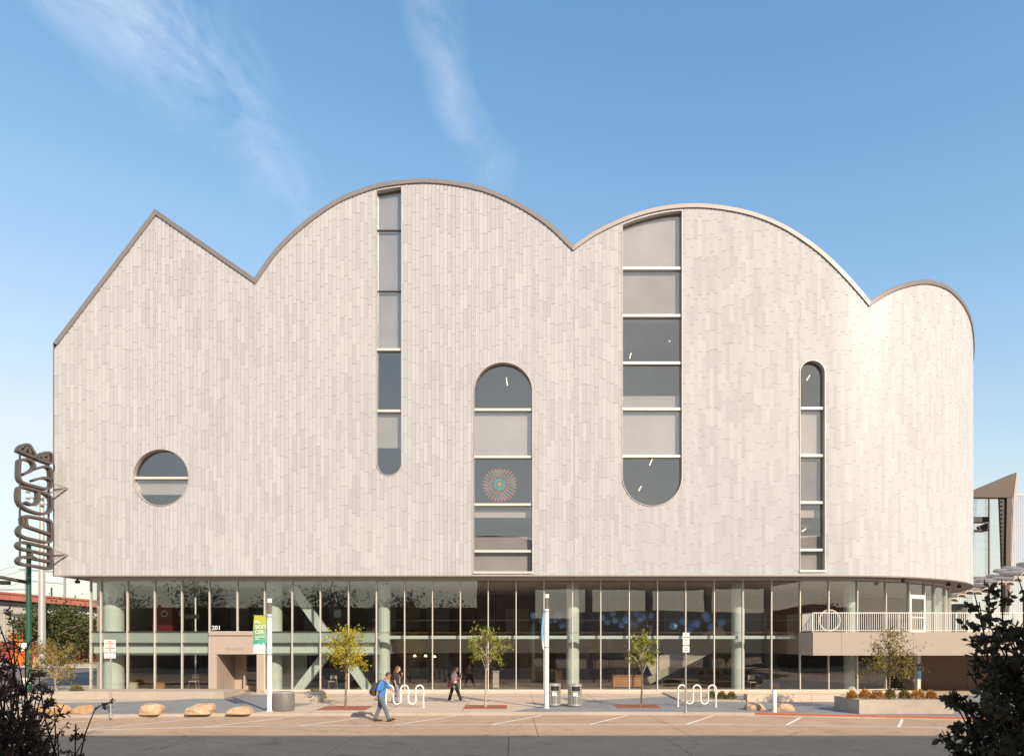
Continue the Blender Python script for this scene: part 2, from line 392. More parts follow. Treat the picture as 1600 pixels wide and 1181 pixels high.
# ------------------------------------------------------------------ ground, street, pavements
g = MB(); g.add([(-900, -300, -0.06), (900, -300, -0.06), (900, 1500, -0.06), (-900, 1500, -0.06)], [(0, 1, 2, 3)])
struct(g.build('ground', m_dirt))

KERB = [(-420, 1124.5), (-100, 1122.5), (150, 1121), (350, 1118.8), (600, 1117.6), (900, 1116.6), (1100, 1117.0), (1180, 1118.0), (1300, 1120.5), (1450, 1123.5), (1600, 1127), (1850, 1134)]
kp = [gnd(x, y, 0.0) for x, y in KERB]
KL, KR = -70.0, 60.0
kline = [Vector((KL, kp[0].y, 0))] + kp + [Vector((KR, kp[-1].y, 0))]
def lerp_y(poly, x):
    for a, b in zip(poly, poly[1:]):
        if a.x <= x <= b.x: return a.y + (b.y - a.y) * (x - a.x) / max(1e-6, b.x - a.x)
    return poly[-1].y
street = MB().box(KL, KR, -34, -5, -0.055, -0.012).build('street', m_joint); struct(street)
# cast street slabs, each its own piece with an open joint around it
xs = [-46.6 + 4.65 * i for i in range(21)]
ys = [-33.9, -29.3, -24.8, -20.3, -16.9, -13.9, -9.0]
for j in range(len(ys) - 1):
    for i in range(len(xs) - 1):
        gp = 0.010; dz = random.uniform(-0.0015, 0.0015)
        sh = 0.9 if j >= 4 else 0.0
        x0, x1 = xs[i] + gp + sh, xs[i + 1] - gp + sh
        y0, y1 = ys[j] + gp, ys[j + 1] - gp
        if j == len(ys) - 2: y1 = -9.0
        o = MB().box(x0, x1, y0, y1, -0.05, dz).build('slab', m_street)
        o.parent = street
def ribbon(pts, wd, z):
    m = MB(); vs = []
    for i, p in enumerate(pts):
        d = (pts[min(i + 1, len(pts) - 1)] - pts[max(i - 1, 0)]); d.z = 0; d.normalize(); n = Vector((-d.y, d.x, 0)) * wd / 2
        vs += [(p.x + n.x, p.y + n.y, z), (p.x - n.x, p.y - n.y, z)]
    return m.add(vs, [(2 * i, 2 * i + 1, 2 * i + 3, 2 * i + 2) for i in range(len(pts) - 1)])
WL = [(-420, 1146), (-100, 1143), (176, 1139.3), (350, 1135), (600, 1132.4), (900, 1131.2), (1100, 1131.2), (1250, 1132.8), (1450, 1136.3), (1700, 1142), (1900, 1147)]
wl = [gnd(x, y, 0) for x, y in WL]
mk = ribbon(wl, 0.10, 0.0055).build('parking_line', m_paint); struct(mk)
for bx in (30, 178, 335, 476, 620, 769, 922, 1073, 1224, 1384, 1545):
    X = (bx - 800) / 44.6
    y0 = lerp_y(wl, X) + 0.05
    p0 = Vector((X, y0, 0)); 
    yk = lerp_y(kline, X + 1.5) - 0.15
    p1 = Vector((X + (yk - y0) * 0.62, yk, 0))
    struct(ribbon([p0, p1], 0.105, 0.0058).build('stall_line', m_paint))
# pavement with kerb
kb = []
pav = [(p.x, p.y + 0.16) for p in kline] + [(KR, 8), (-23.0, 8), (-26.5, 6.0), (-29.5, 2.0), (-34, -2.5), (-70, -4.0)]
sidewalk = struct(MB().slab(pav, -0.05, SW).build('sidewalk', m_walk))
def kerb_piece(i0, pts, m, nm):
    mb = MB(); vs = []
    for p in pts:
        vs += [(p.x, p.y, -0.05), (p.x, p.y + 0.012, SW + 0.002), (p.x, p.y + 0.158, SW + 0.004), (p.x, p.y + 0.158, -0.05)]
    fs = []
    for i in range(len(pts) - 1):
        for k in range(3): fs.append((4 * i + k, 4 * i + k + 1, 4 * i + 5 + k, 4 * i + 4 + k))
    fs += [(0, 1, 2, 3), tuple(4 * (len(pts) - 1) + k for k in (3, 2, 1, 0))]
    return struct(mb.add(vs, fs).build(nm, m))
kerb_piece(0, kline, m_cast, 'kerb')
rk = kline[8:]; mb = MB(); vs = []
for p in rk: vs += [(p.x, p.y - 0.004, 0.055), (p.x, p.y + 0.004, SW + 0.006), (p.x, p.y + 0.05, SW + 0.0085), (p.x, p.y + 0.05, 0.055)]
mb.add(vs, [(4 * i + k, 4 * i + k + 1, 4 * i + 5 + k, 4 * i + 4 + k) for i in range(len(rk) - 1) for k in range(3)])
struct(mb.build('red_kerb_stripe', m_red))
# grey tinted bands with wavy edges laid into the pavement
def smooth_poly(pts, n=6):
    out = []
    for i in range(len(pts) - 1):
        p0 = pts[max(i - 1, 0)]; p1 = pts[i]; p2 = pts[i + 1]; p3 = pts[min(i + 2, len(pts) - 1)]
        for k in range(n):
            t = k / n
            out.append(tuple(0.5 * ((2 * p1[c]) + (-p0[c] + p2[c]) * t + (2 * p0[c] - 5 * p1[c] + 4 * p2[c] - p3[c]) * t * t + (-p0[c] + 3 * p1[c] - 3 * p2[c] + p3[c]) * t ** 3) for c in (0, 1)))
    out.append(tuple(pts[-1])); return out
def band(top, bottom, nm):
    a = [gnd(x, y) for x, y in smooth_poly(top)]; b = [gnd(x, y) for x, y in smooth_poly(bottom)]
    for p in b: p.y = max(p.y, lerp_y(kline, p.x) + 0.17)
    poly = [(p.x, p.y) for p in a] + [(p.x, p.y) for p in reversed(b)]
    return struct(MB().slab(poly, SW - 0.02, SW + 0.005).build(nm, m_grey))
band([(800, 1111.6), (815, 1108.5), (845, 1103.5), (890, 1097.5), (950, 1092.5), (1020, 1089), (1100, 1086.5), (1250, 1086), (1450, 1086), (1700, 1086)],
     [(801, 1111.7), (900, 1115.4), (1100, 1115.8), (1180, 1116.8), (1300, 1119.2), (1450, 1122), (1600, 1125.4), (1780, 1130)], 'grey_paving')
band([(60, 1098), (150, 1097), (250, 1094), (330, 1089), (400, 1084.5), (470, 1089), (500, 1094)],
     [(60, 1114), (150, 1116.0), (300, 1116.4), (360, 1116), (430, 1109), (478, 1101), (503, 1094.5)], 'grey_paving')
# saw-cut joints of the pavement
for x in range(-32, 34, 3):
    yk = lerp_y(kline, x) + 0.2
    struct(MB().box(x - 0.006, x + 0.006, yk, -0.9, SW - 0.01, SW + 0.0065).build('paving_joint', m_joint))
for y in (-8.3, -5.2, -2.6):
    struct(MB().box(-30, 34, y - 0.006, y + 0.006, SW - 0.01, SW + 0.0068).build('paving_joint', m_joint))
# side street beyond the left corner
side = MB().slab([(-120, 8), (-29, 8.2), (-26, 10), (-20, 14), (-20, 46), (-120, 46)], -0.055, -0.01).build('side_street', m_asph); struct(side)
struct(MB().slab([(-120, 24.2), (-20, 22.4), (-20, 22.55), (-120, 24.35)], -0.02, -0.004).build('centre_line', m_yellow))
struct(MB().slab([(-120, 24.7), (-20, 22.9), (-20, 23.05), (-120, 24.85)], -0.02, -0.004).build('centre_line', m_yellow))
struct(MB().slab([(-130, 46), (-15, 43), (-15, 78), (-130, 78)], -0.05, 0.12).build('far_plaza', m_walk))
struct(MB().slab([(-120, -4.2), (-34.2, -2.7), (-29.7, 1.8), (-26.7, 6.1), (-23, 8.1), (-29, 8.15), (-120, 7.9)], -0.055, -0.012).build('corner_street', m_asph))

# ------------------------------------------------------------------ museum: the curved front surface
Y1 = -1.2; D1 = Y1 - CAMY; S1 = F / D1
XL = (85 - CX) / S1; XC = 16.9; RR = 14.4; ZS = 6.43
def surf(u, d=0.0):
    if u <= XC: return Vector((u, Y1 - d, 0))
    a = (u - XC) / RR
    if a <= math.pi / 2:
        return Vector((XC + (RR + d) * math.sin(a), Y1 + RR - (RR + d) * math.cos(a), 0))
    return Vector((XC + RR + d, Y1 + RR + (u - XC - RR * math.pi / 2), 0))
def sp(u, z, d=0.0):
    p = surf(u, d); p.z = z; return p
def pix_x(u):
    p = surf(u); return CX + p.x * F / (p.y - CAMY)
# silhouette parameter
us = [XC + RR * 1.4 * i / 400 for i in range(401)]
U_T = max(us, key=pix_x); X_T = pix_x(U_T)
def u_of_x(x):
    if x <= pix_x(XC): return (x - CX) / S1
    x = min(x, X_T); lo, hi = XC, U_T
    for _ in range(50):
        mi = (lo + hi) / 2
        if pix_x(mi) < x: lo = mi
        else: hi = mi
    return (lo + hi) / 2
def uz(x, y):
    u = u_of_x(x); return (u, H + (CY - y) * (surf(u).y - CAMY) / F)
SEG = [[(85, 536), (243, 328)],
       [(243, 328), (398, 435)],
       [(398, 435), (430, 391), (470, 352), (520, 316), (560, 298), (600, 286.5), (660, 280.5), (720, 286), (770, 299), (820, 323), (860, 350), (896, 384)],
       [(896, 384), (930, 361), (980, 338), (1030, 324), (1080, 319), (1130, 322.5), (1180, 333.5), (1230, 355), (1280, 389), (1320, 427), (1358, 471)],
       [(1358, 471), (1385, 454), (1413, 443), (1442, 438), (1463, 441), (1481, 449), (1499, 466), (1511, 486), (1516.5, 503)]]
prof = []; cusps = []
for si, s_ in enumerate(SEG):
    pts = [uz(x, y) for x, y in s_]
    pts = smooth_poly(pts, 8) if len(pts) > 2 else pts
    if si: pts = pts[1:]
    prof += pts; cusps.append(prof[-1][0])
ul, zl = prof[-1]
UE = XC + RR * math.pi / 2 + 8
while prof[-1][0] < UE:                       # beyond the silhouette the curve falls away behind
    prof.append((prof[-1][0] + 0.5, max(12.0, prof[-1][1] - 0.22)))
cusps = cusps[:-1]
def zroof(u):
    if u <= prof[0][0]: return prof[0][1]
    for a, b in zip(prof, prof[1:]):
        if a[0] <= u <= b[0]: return a[1] + (b[1] - a[1]) * (u - a[0]) / max(1e-9, b[0] - a[0])
    return prof[-1][1]
# mitred inner edge of the coping
def offset(pl, t):
    out = []
    for i, p in enumerate(pl):
        def nrm(a, b):
            dx, dz = b[0] - a[0], b[1] - a[1]; l = math.hypot(dx, dz) or 1; return (dz / l, -dx / l)
        n1 = nrm(pl[max(i - 1, 0)], pl[i]) if i else nrm(pl[0], pl[1])
        n2 = nrm(pl[i], pl[min(i + 1, len(pl) - 1)]) if i < len(pl) - 1 else n1
        mx, mz = n1[0] + n2[0], n1[1] + n2[1]; l2 = mx * mx + mz * mz
        k = 2 * t / max(l2, 0.35)
        out.append((p[0] + mx * k, p[1] + mz * k))
    return out
COPE_T = 0.23
inner = offset(prof, COPE_T)
def zcope(u):
    best = None
    for a, b in zip(inner, inner[1:]):
        if min(a[0], b[0]) <= u <= max(a[0], b[0]) and abs(a[0] - b[0]) > 1e-9:
            z = a[1] + (b[1] - a[1]) * (u - a[0]) / (b[0] - a[0])
            best = z if best is None else min(best, z)
    return best if best is not None else zroof(u) - 0.4

def wx(x): return (x - CX) / S1
def wz(y): return H + (CY - y) / S1
class Win:
    def __init__(s, x0, x1, top, bot, yt, yb, bars, name):
        s.u0, s.u1 = wx(x0), wx(x1); s.uc = (s.u0 + s.u1) / 2; s.r = (s.u1 - s.u0) / 2
        s.top, s.bot = top, bot; s.zt, s.zb = (wz(yt) if yt else None), wz(yb); s.bars = [wz(b) for b in bars]; s.name = name
    def hi(s, u):
        q = math.sqrt(max(0, s.r ** 2 - (u - s.uc) ** 2))
        if s.top == 'roof': return zcope(u) - 0.10
        if s.top == 'arc': return s.zt - s.r + q
        return s.zt
    def lo(s, u):
        q = math.sqrt(max(0, s.r ** 2 - (u - s.uc) ** 2))
        return s.zb + s.r - q if s.bot == 'arc' else s.zb
    def outline(s, inset=0.0, n=24):
        """closed (u,z) outline, counter-clockwise from bottom left"""
        lo = []; hi = []
        for k in range(n + 1):
            t = k / n
            u = s.uc - (s.r - inset) * math.cos(math.pi * t)
            q = math.sqrt(max(0, (s.r - inset) ** 2 - (u - s.uc) ** 2))
            zl_ = s.zb + s.r - q if s.bot == 'arc' else s.zb + inset
            zh_ = (zcope(u) - 0.10 - inset) if s.top == 'roof' else ((s.zt - s.r + q) if s.top == 'arc' else s.zt - inset)
            lo.append((u, zl_)); hi.append((u, zh_))
        pts = lo + hi[::-1]
        out = []
        for p in pts:
            if not out or math.hypot(p[0] - out[-1][0], p[1] - out[-1][1]) > 1e-4: out.append(p)
        if math.hypot(out[0][0] - out[-1][0], out[0][1] - out[-1][1]) < 1e-4: out.pop()
        return out
WINS = [Win(588, 628, 'roof', 'arc', None, 743, [357, 452.5, 545, 641], 'a'),
        Win(740, 832.5, 'arc', 'flat', 566, 894, [639, 713, 787.5, 860.5], 'b'),
        Win(972, 1066, 'roof', 'arc', None, 791, [418, 492, 566, 638, 712], 'c'),
        Win(1249, 1289, 'arc', 'flat', 563, 892, [637, 711, 784.5, 858.5], 'd'),
        Win(208, 296, 'arc', 'arc', 701.5, 790.5, [746], 'e')]

museum = thing('museum_building', 'pale panel clad museum with two pointed and three arched roof humps over a glass base', 'building', (0, 0, 0))

# cladding strips
CW = 0.2117
edges = [XL + CW * i for i in range(int((UE - XL) / CW) + 1)]
extra = [c for c in cusps] + [w_.u0 for w_ in WINS] + [w_.u1 for w_ in WINS]
for e in extra:
    edges = [q for q in edges if abs(q - e) > 0.05]
edges = sorted(edges + extra)
panels = []      # (area, MB, tone)
wallm = MB()
prev_off = 0.3
for a, b in zip(edges, edges[1:]):
    um = (a + b) / 2
    wins = [w_ for w_ in WINS if w_.u0 < um < w_.u1]
    n = 4 if wins else 1
    uu = [a + (b - a) * k / n for k in range(n + 1)]
    zt = [zcope(u) + 0.06 for u in uu]
    free = []
    cur = [ZS] * (n + 1)
    for w_ in wins:
        free.append((cur, [w_.lo(u) for u in uu])); cur = [w_.hi(u) for u in uu]
    free.append((cur, zt))
    for lo, hi in free:
        for k in range(n):
            if max(hi[k] - lo[k], hi[k + 1] - lo[k + 1]) > 0.003:
                wallm.add([sp(uu[k], lo[k], -0.03), sp(uu[k + 1], lo[k + 1], -0.03), sp(uu[k + 1], max(hi[k + 1], lo[k + 1]), -0.03), sp(uu[k], max(hi[k], lo[k]), -0.03)], [(0, 1, 2, 3)])
    # panel courses in this strip: seams step up and down from strip to strip
    off = random.random() if random.random() < 0.82 else prev_off
    prev_off = off
    z = ZS - off * 1.05
    tone = random.choice([0, 0, 0, 1, 1, 2, 3])
    while z < max(zt):
        ln = random.choice([0.95, 1.0, 1.0, 1.05, 1.12]); p0, p1 = z, z + ln - 0.007; z += ln
        tone = random.choice([0, 0, 0, 1, 1, 2, 3]) if random.random() < 0.8 else tone
        for lo, hi in free:
            zl_ = [max(p0, v) for v in lo]; zh_ = [min(p1, v) for v in hi]
            if max(h - l for h, l in zip(zh_, zl_)) < 0.02: continue
            zh_ = [max(h, l) for h, l in zip(zh_, zl_)]
            mb = MB(); vs = []
            dl, dr, db = 0.006, 0.006 + 0.026 * (b - a) / CW, 0.009
            wv = random.uniform(-0.003, 0.003)
            for k in range(n + 1):
                dd = dl + (dr - dl) * k / n + wv
                ue = uu[k] - (0.008 if k == n else 0)
                vs += [sp(ue, zl_[k], dd + db), sp(ue, zh_[k], dd), sp(ue, zl_[k], -0.02), sp(ue, zh_[k], -0.02)]
            fs = []
            for k in range(n):
                q = 4 * k
                fs += [(q, q + 4, q + 5, q + 1), (q + 2, q + 6, q + 4, q), (q + 1, q + 5, q + 7, q + 3)]
            fs += [(0, 1, 3, 2), (4 * n, 4 * n + 2, 4 * n + 3, 4 * n + 1)]
            mb.add(vs, fs, tone)
            c = sp(um, (p0 + p1) / 2)
            vis = um < U_T
            nx = math.sin(max(0, (um - XC) / RR)) if um > XC else 0
            ny = -math.sqrt(max(0, 1 - nx * nx))
            face = abs(nx * (0 - c.x) + ny * (CAMY - c.y)) / math.hypot(c.x, c.y - CAMY) / max(1, (c.y - CAMY) / D1)
            area = (b - a) * sum(h - l for h, l in zip(zh_, zl_)) / (n + 1) * (face if vis else 0)
            panels.append((area * (1.0 if n == 1 else 0.9), mb, tone))
panels.sort(key=lambda t: -t[0])
rest = MB()
for i, (ar, mb, tone) in enumerate(panels):
    if i < 300:
        mb.mi = [0] * len(mb.mi)
        mb.build('panel', m_pan[tone], museum, fix=True)
    else:
        rest.add(mb.v, mb.f); 
        rest.mi[-len(mb.f):] = mb.mi
ro = rest.build('cladding', m_pan, museum); struct(ro, 'stuff')
wallm.build('wall', m_back, museum)
print('panels', len(panels))

# coping, one piece per hump
bounds = [0]
for c in cusps: bounds.append(min(range(len(prof)), key=lambda i: abs(prof[i][0] - c)))
bounds.append(len(prof) - 1)
for i0, i1 in zip(bounds, bounds[1:]):
    mb = MB(); vs = []
    for i in range(i0, i1 + 1):
        (uo, zo), (ui, zi) = prof[i], inner[i]
        vs += [sp(ui, zi, 0.0), sp(ui, zi, 0.10), sp(uo, zo - 0.03, 0.115), sp(uo, zo, 0.09), sp(uo, zo, -0.5)]
    fs = []
    for i in range(i1 - i0):
        for k in range(4): fs.append((5 * i + k, 5 * i + k + 1, 5 * i + k + 6, 5 * i + k + 5))
    mb.add(vs, fs).build('coping', m_cope, museum)
# roof, rear and side walls
YB = 26.0
mb = MB(); vs = []
for u, z in prof:
    p = surf(u); vs += [(p.x, p.y, z - 0.05), (p.x if u <= XC else min(p.x, XC + RR), YB, z - 0.05)]
mb.add(vs, [(2 * i, 2 * i + 1, 2 * i + 3, 2 * i + 2) for i in range(len(prof) - 1)]).build('roof', m_cope, museum)
mb = MB(); mb.add([(XL, Y1 + 0.03, ZS), (XL, YB, ZS), (XL, YB, prof[0][1]), (XL, Y1 + 0.03, prof[0][1])], [(0, 1, 2, 3)])
mb.add([(XL, YB, ZS), (XC + RR, YB, ZS), (XC + RR, YB, 14), (XL, YB, 20)], [(0, 1, 2, 3)])
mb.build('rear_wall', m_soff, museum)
mb = MB().box(XL - 0.05, XL + 0.0, Y1 - 0.045, Y1 + 0.2, ZS - 0.02, prof[0][1]); mb.build('corner_trim', m_cope, museum)
# soffit
poly = []
for i in range(60):
    u = XL + (UE - XL) * i / 59; p = surf(u, -0.02); poly.append((p.x, p.y))
poly += [(XC + RR, YB), (XL, YB)]
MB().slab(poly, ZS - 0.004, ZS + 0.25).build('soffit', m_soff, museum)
# pale drip trim along the lower edge of the cladding
mb = MB(); vs = []; NN = 110
for i in range(NN):
    u = XL + (UE - XL) * i / (NN - 1)
    vs += [sp(u, ZS - 0.03, 0.0), sp(u, ZS - 0.03, 0.05), sp(u, ZS + 0.035, 0.05), sp(u, ZS + 0.035, 0.0)]
mb.add(vs, [(4 * i + k, 4 * i + (k + 1) % 4, 4 * i + 4 + (k + 1) % 4, 4 * i + 4 + k) for i in range(NN - 1) for k in range(4)])
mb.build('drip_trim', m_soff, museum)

m_wframe = mat('window_reveal_metal', (0.46, 0.43, 0.41), 0.45, metal=0.2)
# upper windows: reveal, frame bars, panes, sheets that paint in the mirrored sky
m_refl = [mat('pale_sky_reflection', (0.60, 0.575, 0.56), 0.8, col2=(0.47, 0.445, 0.435), nscale=0.45), mat('grey_sky_reflection', (0.32, 0.30, 0.30), 0.8, col2=(0.17, 0.16, 0.17), nscale=0.5), mat('taupe_sky_reflection', (0.48, 0.45, 0.44), 0.8, col2=(0.37, 0.345, 0.34), nscale=0.5)]
REFL = {'a': [None, 'half', 2, 2, 2], 'b': [0, None, 'half', 0, None], 'c': [1, 0, None, 1, 1, 0], 'd': [0, None, 1, 0, None], 'e': ['top', None]}
REFL = {'a': ['top', None, 2, 2, 2], 'b': [0, 'low', None, 0, None], 'c': [None, 0, 'low', None, 2, 0], 'd': [0, 'low', 1, 0, None], 'e': ['top', None]}
for w_ in WINS:
    o0 = w_.outline(0.0); o1 = w_.outline(0.03)
    n = len(o0)
    if len(o1) != n: o1 = [(w_.uc + (p[0] - w_.uc) * 0.96, p[1]) for p in o0]
    mb = MB(); vs = []
    for p, q in zip(o0, o1):
        # outside lip, face, inner reveal
        vs += [sp(p[0], p[1], -0.02), sp(p[0], p[1], 0.065), sp(q[0], q[1], 0.065), sp(q[0], q[1], -0.26)]
    fs = []
    for i in range(n):
        j = (i + 1) % n
        for k in range(3): fs.append((4 * i + k, 4 * j + k, 4 * j + k + 1, 4 * i + k + 1))
    win = mb.add(vs, fs).build('window', m_wframe, museum)
    if w_.bot == 'flat':
        sub('sill', MB().box(w_.u0 - 0.02, w_.u1 + 0.02, Y1 - 0.1, Y1 + 0.24, w_.zb - 0.06, w_.zb + 0.05), m_alu, win)
    zs = [w_.lo(w_.uc)] + sorted(w_.bars) + [max(p[1] for p in o1)]
    for z in w_.bars:
        # bar length limited by the outline at that height
        uL = uR = None
        for k in range(201):
            u = w_.u0 + (w_.u1 - w_.u0) * k / 200
            if w_.lo(u) <= z <= w_.hi(u): uL = u if uL is None else uL; uR = u
        dark = w_.name == 'a' and z > wz(500)
        hh = 0.03 if dark else 0.062
        sub('glazing_bar', MB().box(uL + 0.04, uR - 0.04, Y1 + (0.15 if dark else 0.06), Y1 + 0.26, z - hh, z + hh), m_alud if dark else m_alu, win)
    kinds = REFL[w_.name]
    for i in range(len(zs) - 1):
        za, zb_ = zs[i], zs[i + 1]
        # pane polygon: outline clipped to [za, zb_]
        def clip(pl, z0, z1):
            for (lim, sg) in ((z0, 1), (z1, -1)):
                out = []
                for a, b in zip(pl, pl[1:] + pl[:1]):
                    ia = (a[1] - lim) * sg >= 0; ib = (b[1] - lim) * sg >= 0
                    if ia: out.append(a)
                    if ia != ib:
                        t = (lim - a[1]) / (b[1] - a[1]); out.append((a[0] + (b[0] - a[0]) * t, lim))
                pl = out
            return pl
        pl = clip(o1, za + 0.004, zb_ - 0.004)
        if len(pl) < 3: continue
        tilt = random.uniform(-0.006, 0.006)
        pm = MB().prism(pl, Y1 + 0.215, Y1 + 0.227)
        zmid = (za + zb_) / 2
        pm.v = [(x, y + (z - zmid) * tilt + (x - w_.uc) * random.uniform(-0.0005, 0.0005), z) for x, y, z in pm.v]
        sub('pane', pm, m_glass2, win)
        kd = kinds[i] if i < len(kinds) else None
        if kd is not None:
            if kd == 'low': pb = clip(o1, za, za + (zb_ - za) * 0.32); kd = 2
            elif kd == 'top': pb = clip(o1, za + (zb_ - za) * 0.45, zb_); kd = 2
            else: pb = pl
            if len(pb) >= 3: sub('sky_reflection_sheet', MB().prism(pb, Y1 + 0.36, Y1 + 0.37), m_refl[kd], win)  # toned sheet behind the glass stands in for reflected sky
# rooms behind the upper windows
mb = MB(); pus = [XL + 0.3 + (XC + 8 - XL) * k / 60 for k in range(61)]
vs = []
for u in pus: vs += [(u, 3.6, ZS + 0.26), (u, 3.6, zroof(u) - 0.25)]
mb.add(vs, [(2 * k, 2 * k + 2, 2 * k + 3, 2 * k + 1) for k in range(60)])
mb.build('upper_partition', m_plas, museum)
for z in (wz(800), wz(641), wz(492)):
    MB().box(XL + (7.0 if z > 18 else 0.3), XC + 2, Y1 + 0.5, 3.59, z - 0.2, z + 0.2).build('floor_slab', m_ceil, museum)
m_tube = mat('lit_tube', (1.0, 0.86, 0.62), 0.5, emit=1.6)
for x, y, dx, dy in ((792, 596, 2, 12), (992, 520, -3, 12), (1048, 528, -4, 11), (985, 556, -2, 8), (1017, 722, -4, 9), (1000, 763, -4, 7), (1254, 779, -5, 3), (1256, 828, -6, 4), (750, 812, 3, 6), (1263, 590, 5, -8)):
    a = at(x - dx / 2, y - dy / 2, 2.4); b = at(x + dx / 2, y + dy / 2, 1.4)
    MB().beam(a, b, 0.035, 0.035).build('light_tube', m_tube, museum)
# hanging flower of coloured petals behind the arched window
fl = thing('hanging_flower', 'round many petalled paper flower hanging behind the arched window', 'decoration', at(781, 757, -0.45))
c = at(781, 757, -0.45)
fcols = [((0.6, 0.1, 0.08), 30, 1.0, 0.6, 0.11), ((0.05, 0.28, 0.24), 26, 0.86, 0.5, 0.1), ((0.42, 0.14, 0.05), 22, 0.68, 0.34, 0.11), ((0.08, 0.32, 0.3), 16, 0.42, 0.12, 0.1), ((0.6, 0.42, 0.05), 10, 0.16, 0.0, 0.06)]
for ci, (colr, nn_, r1, r0, wdt) in enumerate(fcols):
    mm = mat('petal_%d' % ci, colr, 0.6)
    mb = MB()
    for k in range(nn_):
        a = 2 * math.pi * k / nn_ + ci * 0.1; dx, dz = math.cos(a), math.sin(a); y = c.y - 0.02 * ci
        rm = (r0 + r1) / 2
        P = lambda r, s, yy: (c.x + dx * r - dz * s, yy, c.z + dz * r + dx * s)
        mb.add([P(r0, 0, y), P(rm, wdt / 2, y - 0.015), P(r1, 0, y), P(rm, -wdt / 2, y - 0.015), P(rm, 0, y + 0.02)], [(0, 1, 2, 3), (0, 4, 1), (1, 4, 2), (2, 4, 3), (3, 4, 0)])
    mb.build('petal_ring', mm, fl)

# ------------------------------------------------------------------ museum: glazed base
GZ0, GZ1 = 0.26, ZS - 0.004
def gx(x): return (x - CX) * 37.6 / F
def gz(y): return H + (CY - y) * 37.6 / F
MX = [142.5, 158.5, 200, 242.5, 285, 328, 371.5, 414, 457, 501, 545, 588.5, 632.5, 676, 719.5, 763, 806.5, 850, 894.5, 938.5, 983, 1027, 1071, 1115.5, 1160, 1205, 1249.5, 1294, 1338.5, 1383]
RG = RR - 1.2
def gsurf(u, d=0.0):           # the glass line: flat, then following the curve
    if u <= XC: return Vector((u, -d, 0))
    a = (u - XC) / RG; return Vector((XC + (RG + d) * math.sin(a), Y1 + RR - (RG + d) * math.cos(a), 0))
def gp(u, z, d=0.0):
    p = gsurf(u, d); p.z = z; return p
mu = [gx(x) for x in MX]
mu[28] = XC + RG * 0.0 + (gx(1338.5) - XC); 
def gpix(u):
    p = gsurf(u); return CX + p.x * F / (p.y - CAMY)
def gu_of_x(x):
    lo, hi = XC, XC + RG * 0.99
    for _ in range(50):
        mi = (lo + hi) / 2
        if gpix(mi) < x: lo = mi
        else: hi = mi
    return (lo + hi) / 2
mu = [gx(x) if gx(x) <= XC else gu_of_x(x) for x in MX]
curve_x = [1419, 1443, 1458, 1475, 1483]
mu += [gu_of_x(x) for x in curve_x] + [gu_of_x(1483) + 1.9 * k for k in range(1, 5)]
NM = len(mu)
TR = gz(986.5)                  # transom height
BAL_I = MX.index(1249.5)        # balcony starts here
DOOR_I = 30
for i, u in enumerate(mu):
    z0 = GZ0 if i < 30 else 3.44
    if MX.index(328) < i < MX.index(414): z0 = gz(986.5)
    if i >= 31 and i <= 31: pass
    wdt = 0.048 if i > 11 else 0.055
    a = gp(u - wdt / 2, 0, 0.09); 
    mb = MB(); vs = []
    for z in (z0, GZ1):
        vs += [gp(u - wdt / 2, z, 0.10), gp(u + wdt / 2, z, 0.10), gp(u + wdt / 2, z, -0.08), gp(u - wdt / 2, z, -0.08)]
    mb.add(vs, [(3, 2, 1, 0), (4, 5, 6, 7), (0, 1, 5, 4), (1, 2, 6, 5), (2, 3, 7, 6), (3, 0, 4, 7)])
    mb.build('mullion', m_alu, museum)
def gquad(u0, u1, z0, z1, d0, d1, m, nm, part=None):
    mb = MB(); vs = []
    for z in (z0, z1):
        vs += [gp(u0, z, d0), gp(u1, z, d0), gp(u1, z, d1), gp(u0, z, d1)]
    mb.add(vs, [(3, 2, 1, 0), (4, 5, 6, 7), (0, 1, 5, 4), (1, 2, 6, 5), (2, 3, 7, 6), (3, 0, 4, 7)])
    return mb.build(nm, m, museum)
PORT0, PORT1 = MX.index(328), MX.index(414)
for i in range(NM - 1):
    u0, u1 = mu[i] + 0.025, mu[i + 1] - 0.025
    if u1 - u0 < 0.02: continue
    left = i < MX.index(588.5)
    portal = PORT0 <= i < PORT1
    tl = random.uniform(-0.002, 0.002)
    # head and transom
    gquad(u0, u1, GZ1 - 0.11, GZ1 - 0.002, 0.04, -0.06, m_alu, 'head_rail')
    zb = TR + 0.02
    if i == DOOR_I: 
        gquad(u0, u1, 5.62, GZ1 - 0.11, 0.006, -0.006, m_glass, 'pane')
        continue
    if left:
        gquad(u0, u1, TR - 0.02, TR + 0.02, 0.05, -0.06, m_alud if not portal else m_alu, 'transom')
        gquad(u0, u1, zb, GZ1 - 0.11, 0.006, -0.006, m_glass, 'pane')
        if not portal:
            gquad(u0, u1, gz(1003.5), TR - 0.02, 0.004, -0.004, m_glass, 'pane')
            gquad(u0, u1, gz(1003.5), TR - 0.02, -0.03, -0.05, m_spand, 'spandrel')
            gquad(u0, u1, gz(1005.5), gz(1003.5), 0.03, -0.06, m_alud, 'transom')
            gquad(u0, u1, GZ0 + 0.05, gz(1005.5), 0.006, -0.006, m_glass, 'pane')
            gquad(u0, u1, GZ0, GZ0 + 0.05, 0.06, -0.06, m_alu, 'sill_rail')
    elif i < 30:
        gquad(u0, u1, GZ0 + 0.05, GZ1 - 0.11, 0.006, -0.006, m_glass, 'pane')
        gquad(u0, u1, GZ0, GZ0 + 0.05, 0.06, -0.06, m_alu, 'sill_rail')
    else:
        gquad(u0, u1, 3.46, GZ1 - 0.11, 0.006, -0.006, m_glass, 'pane')
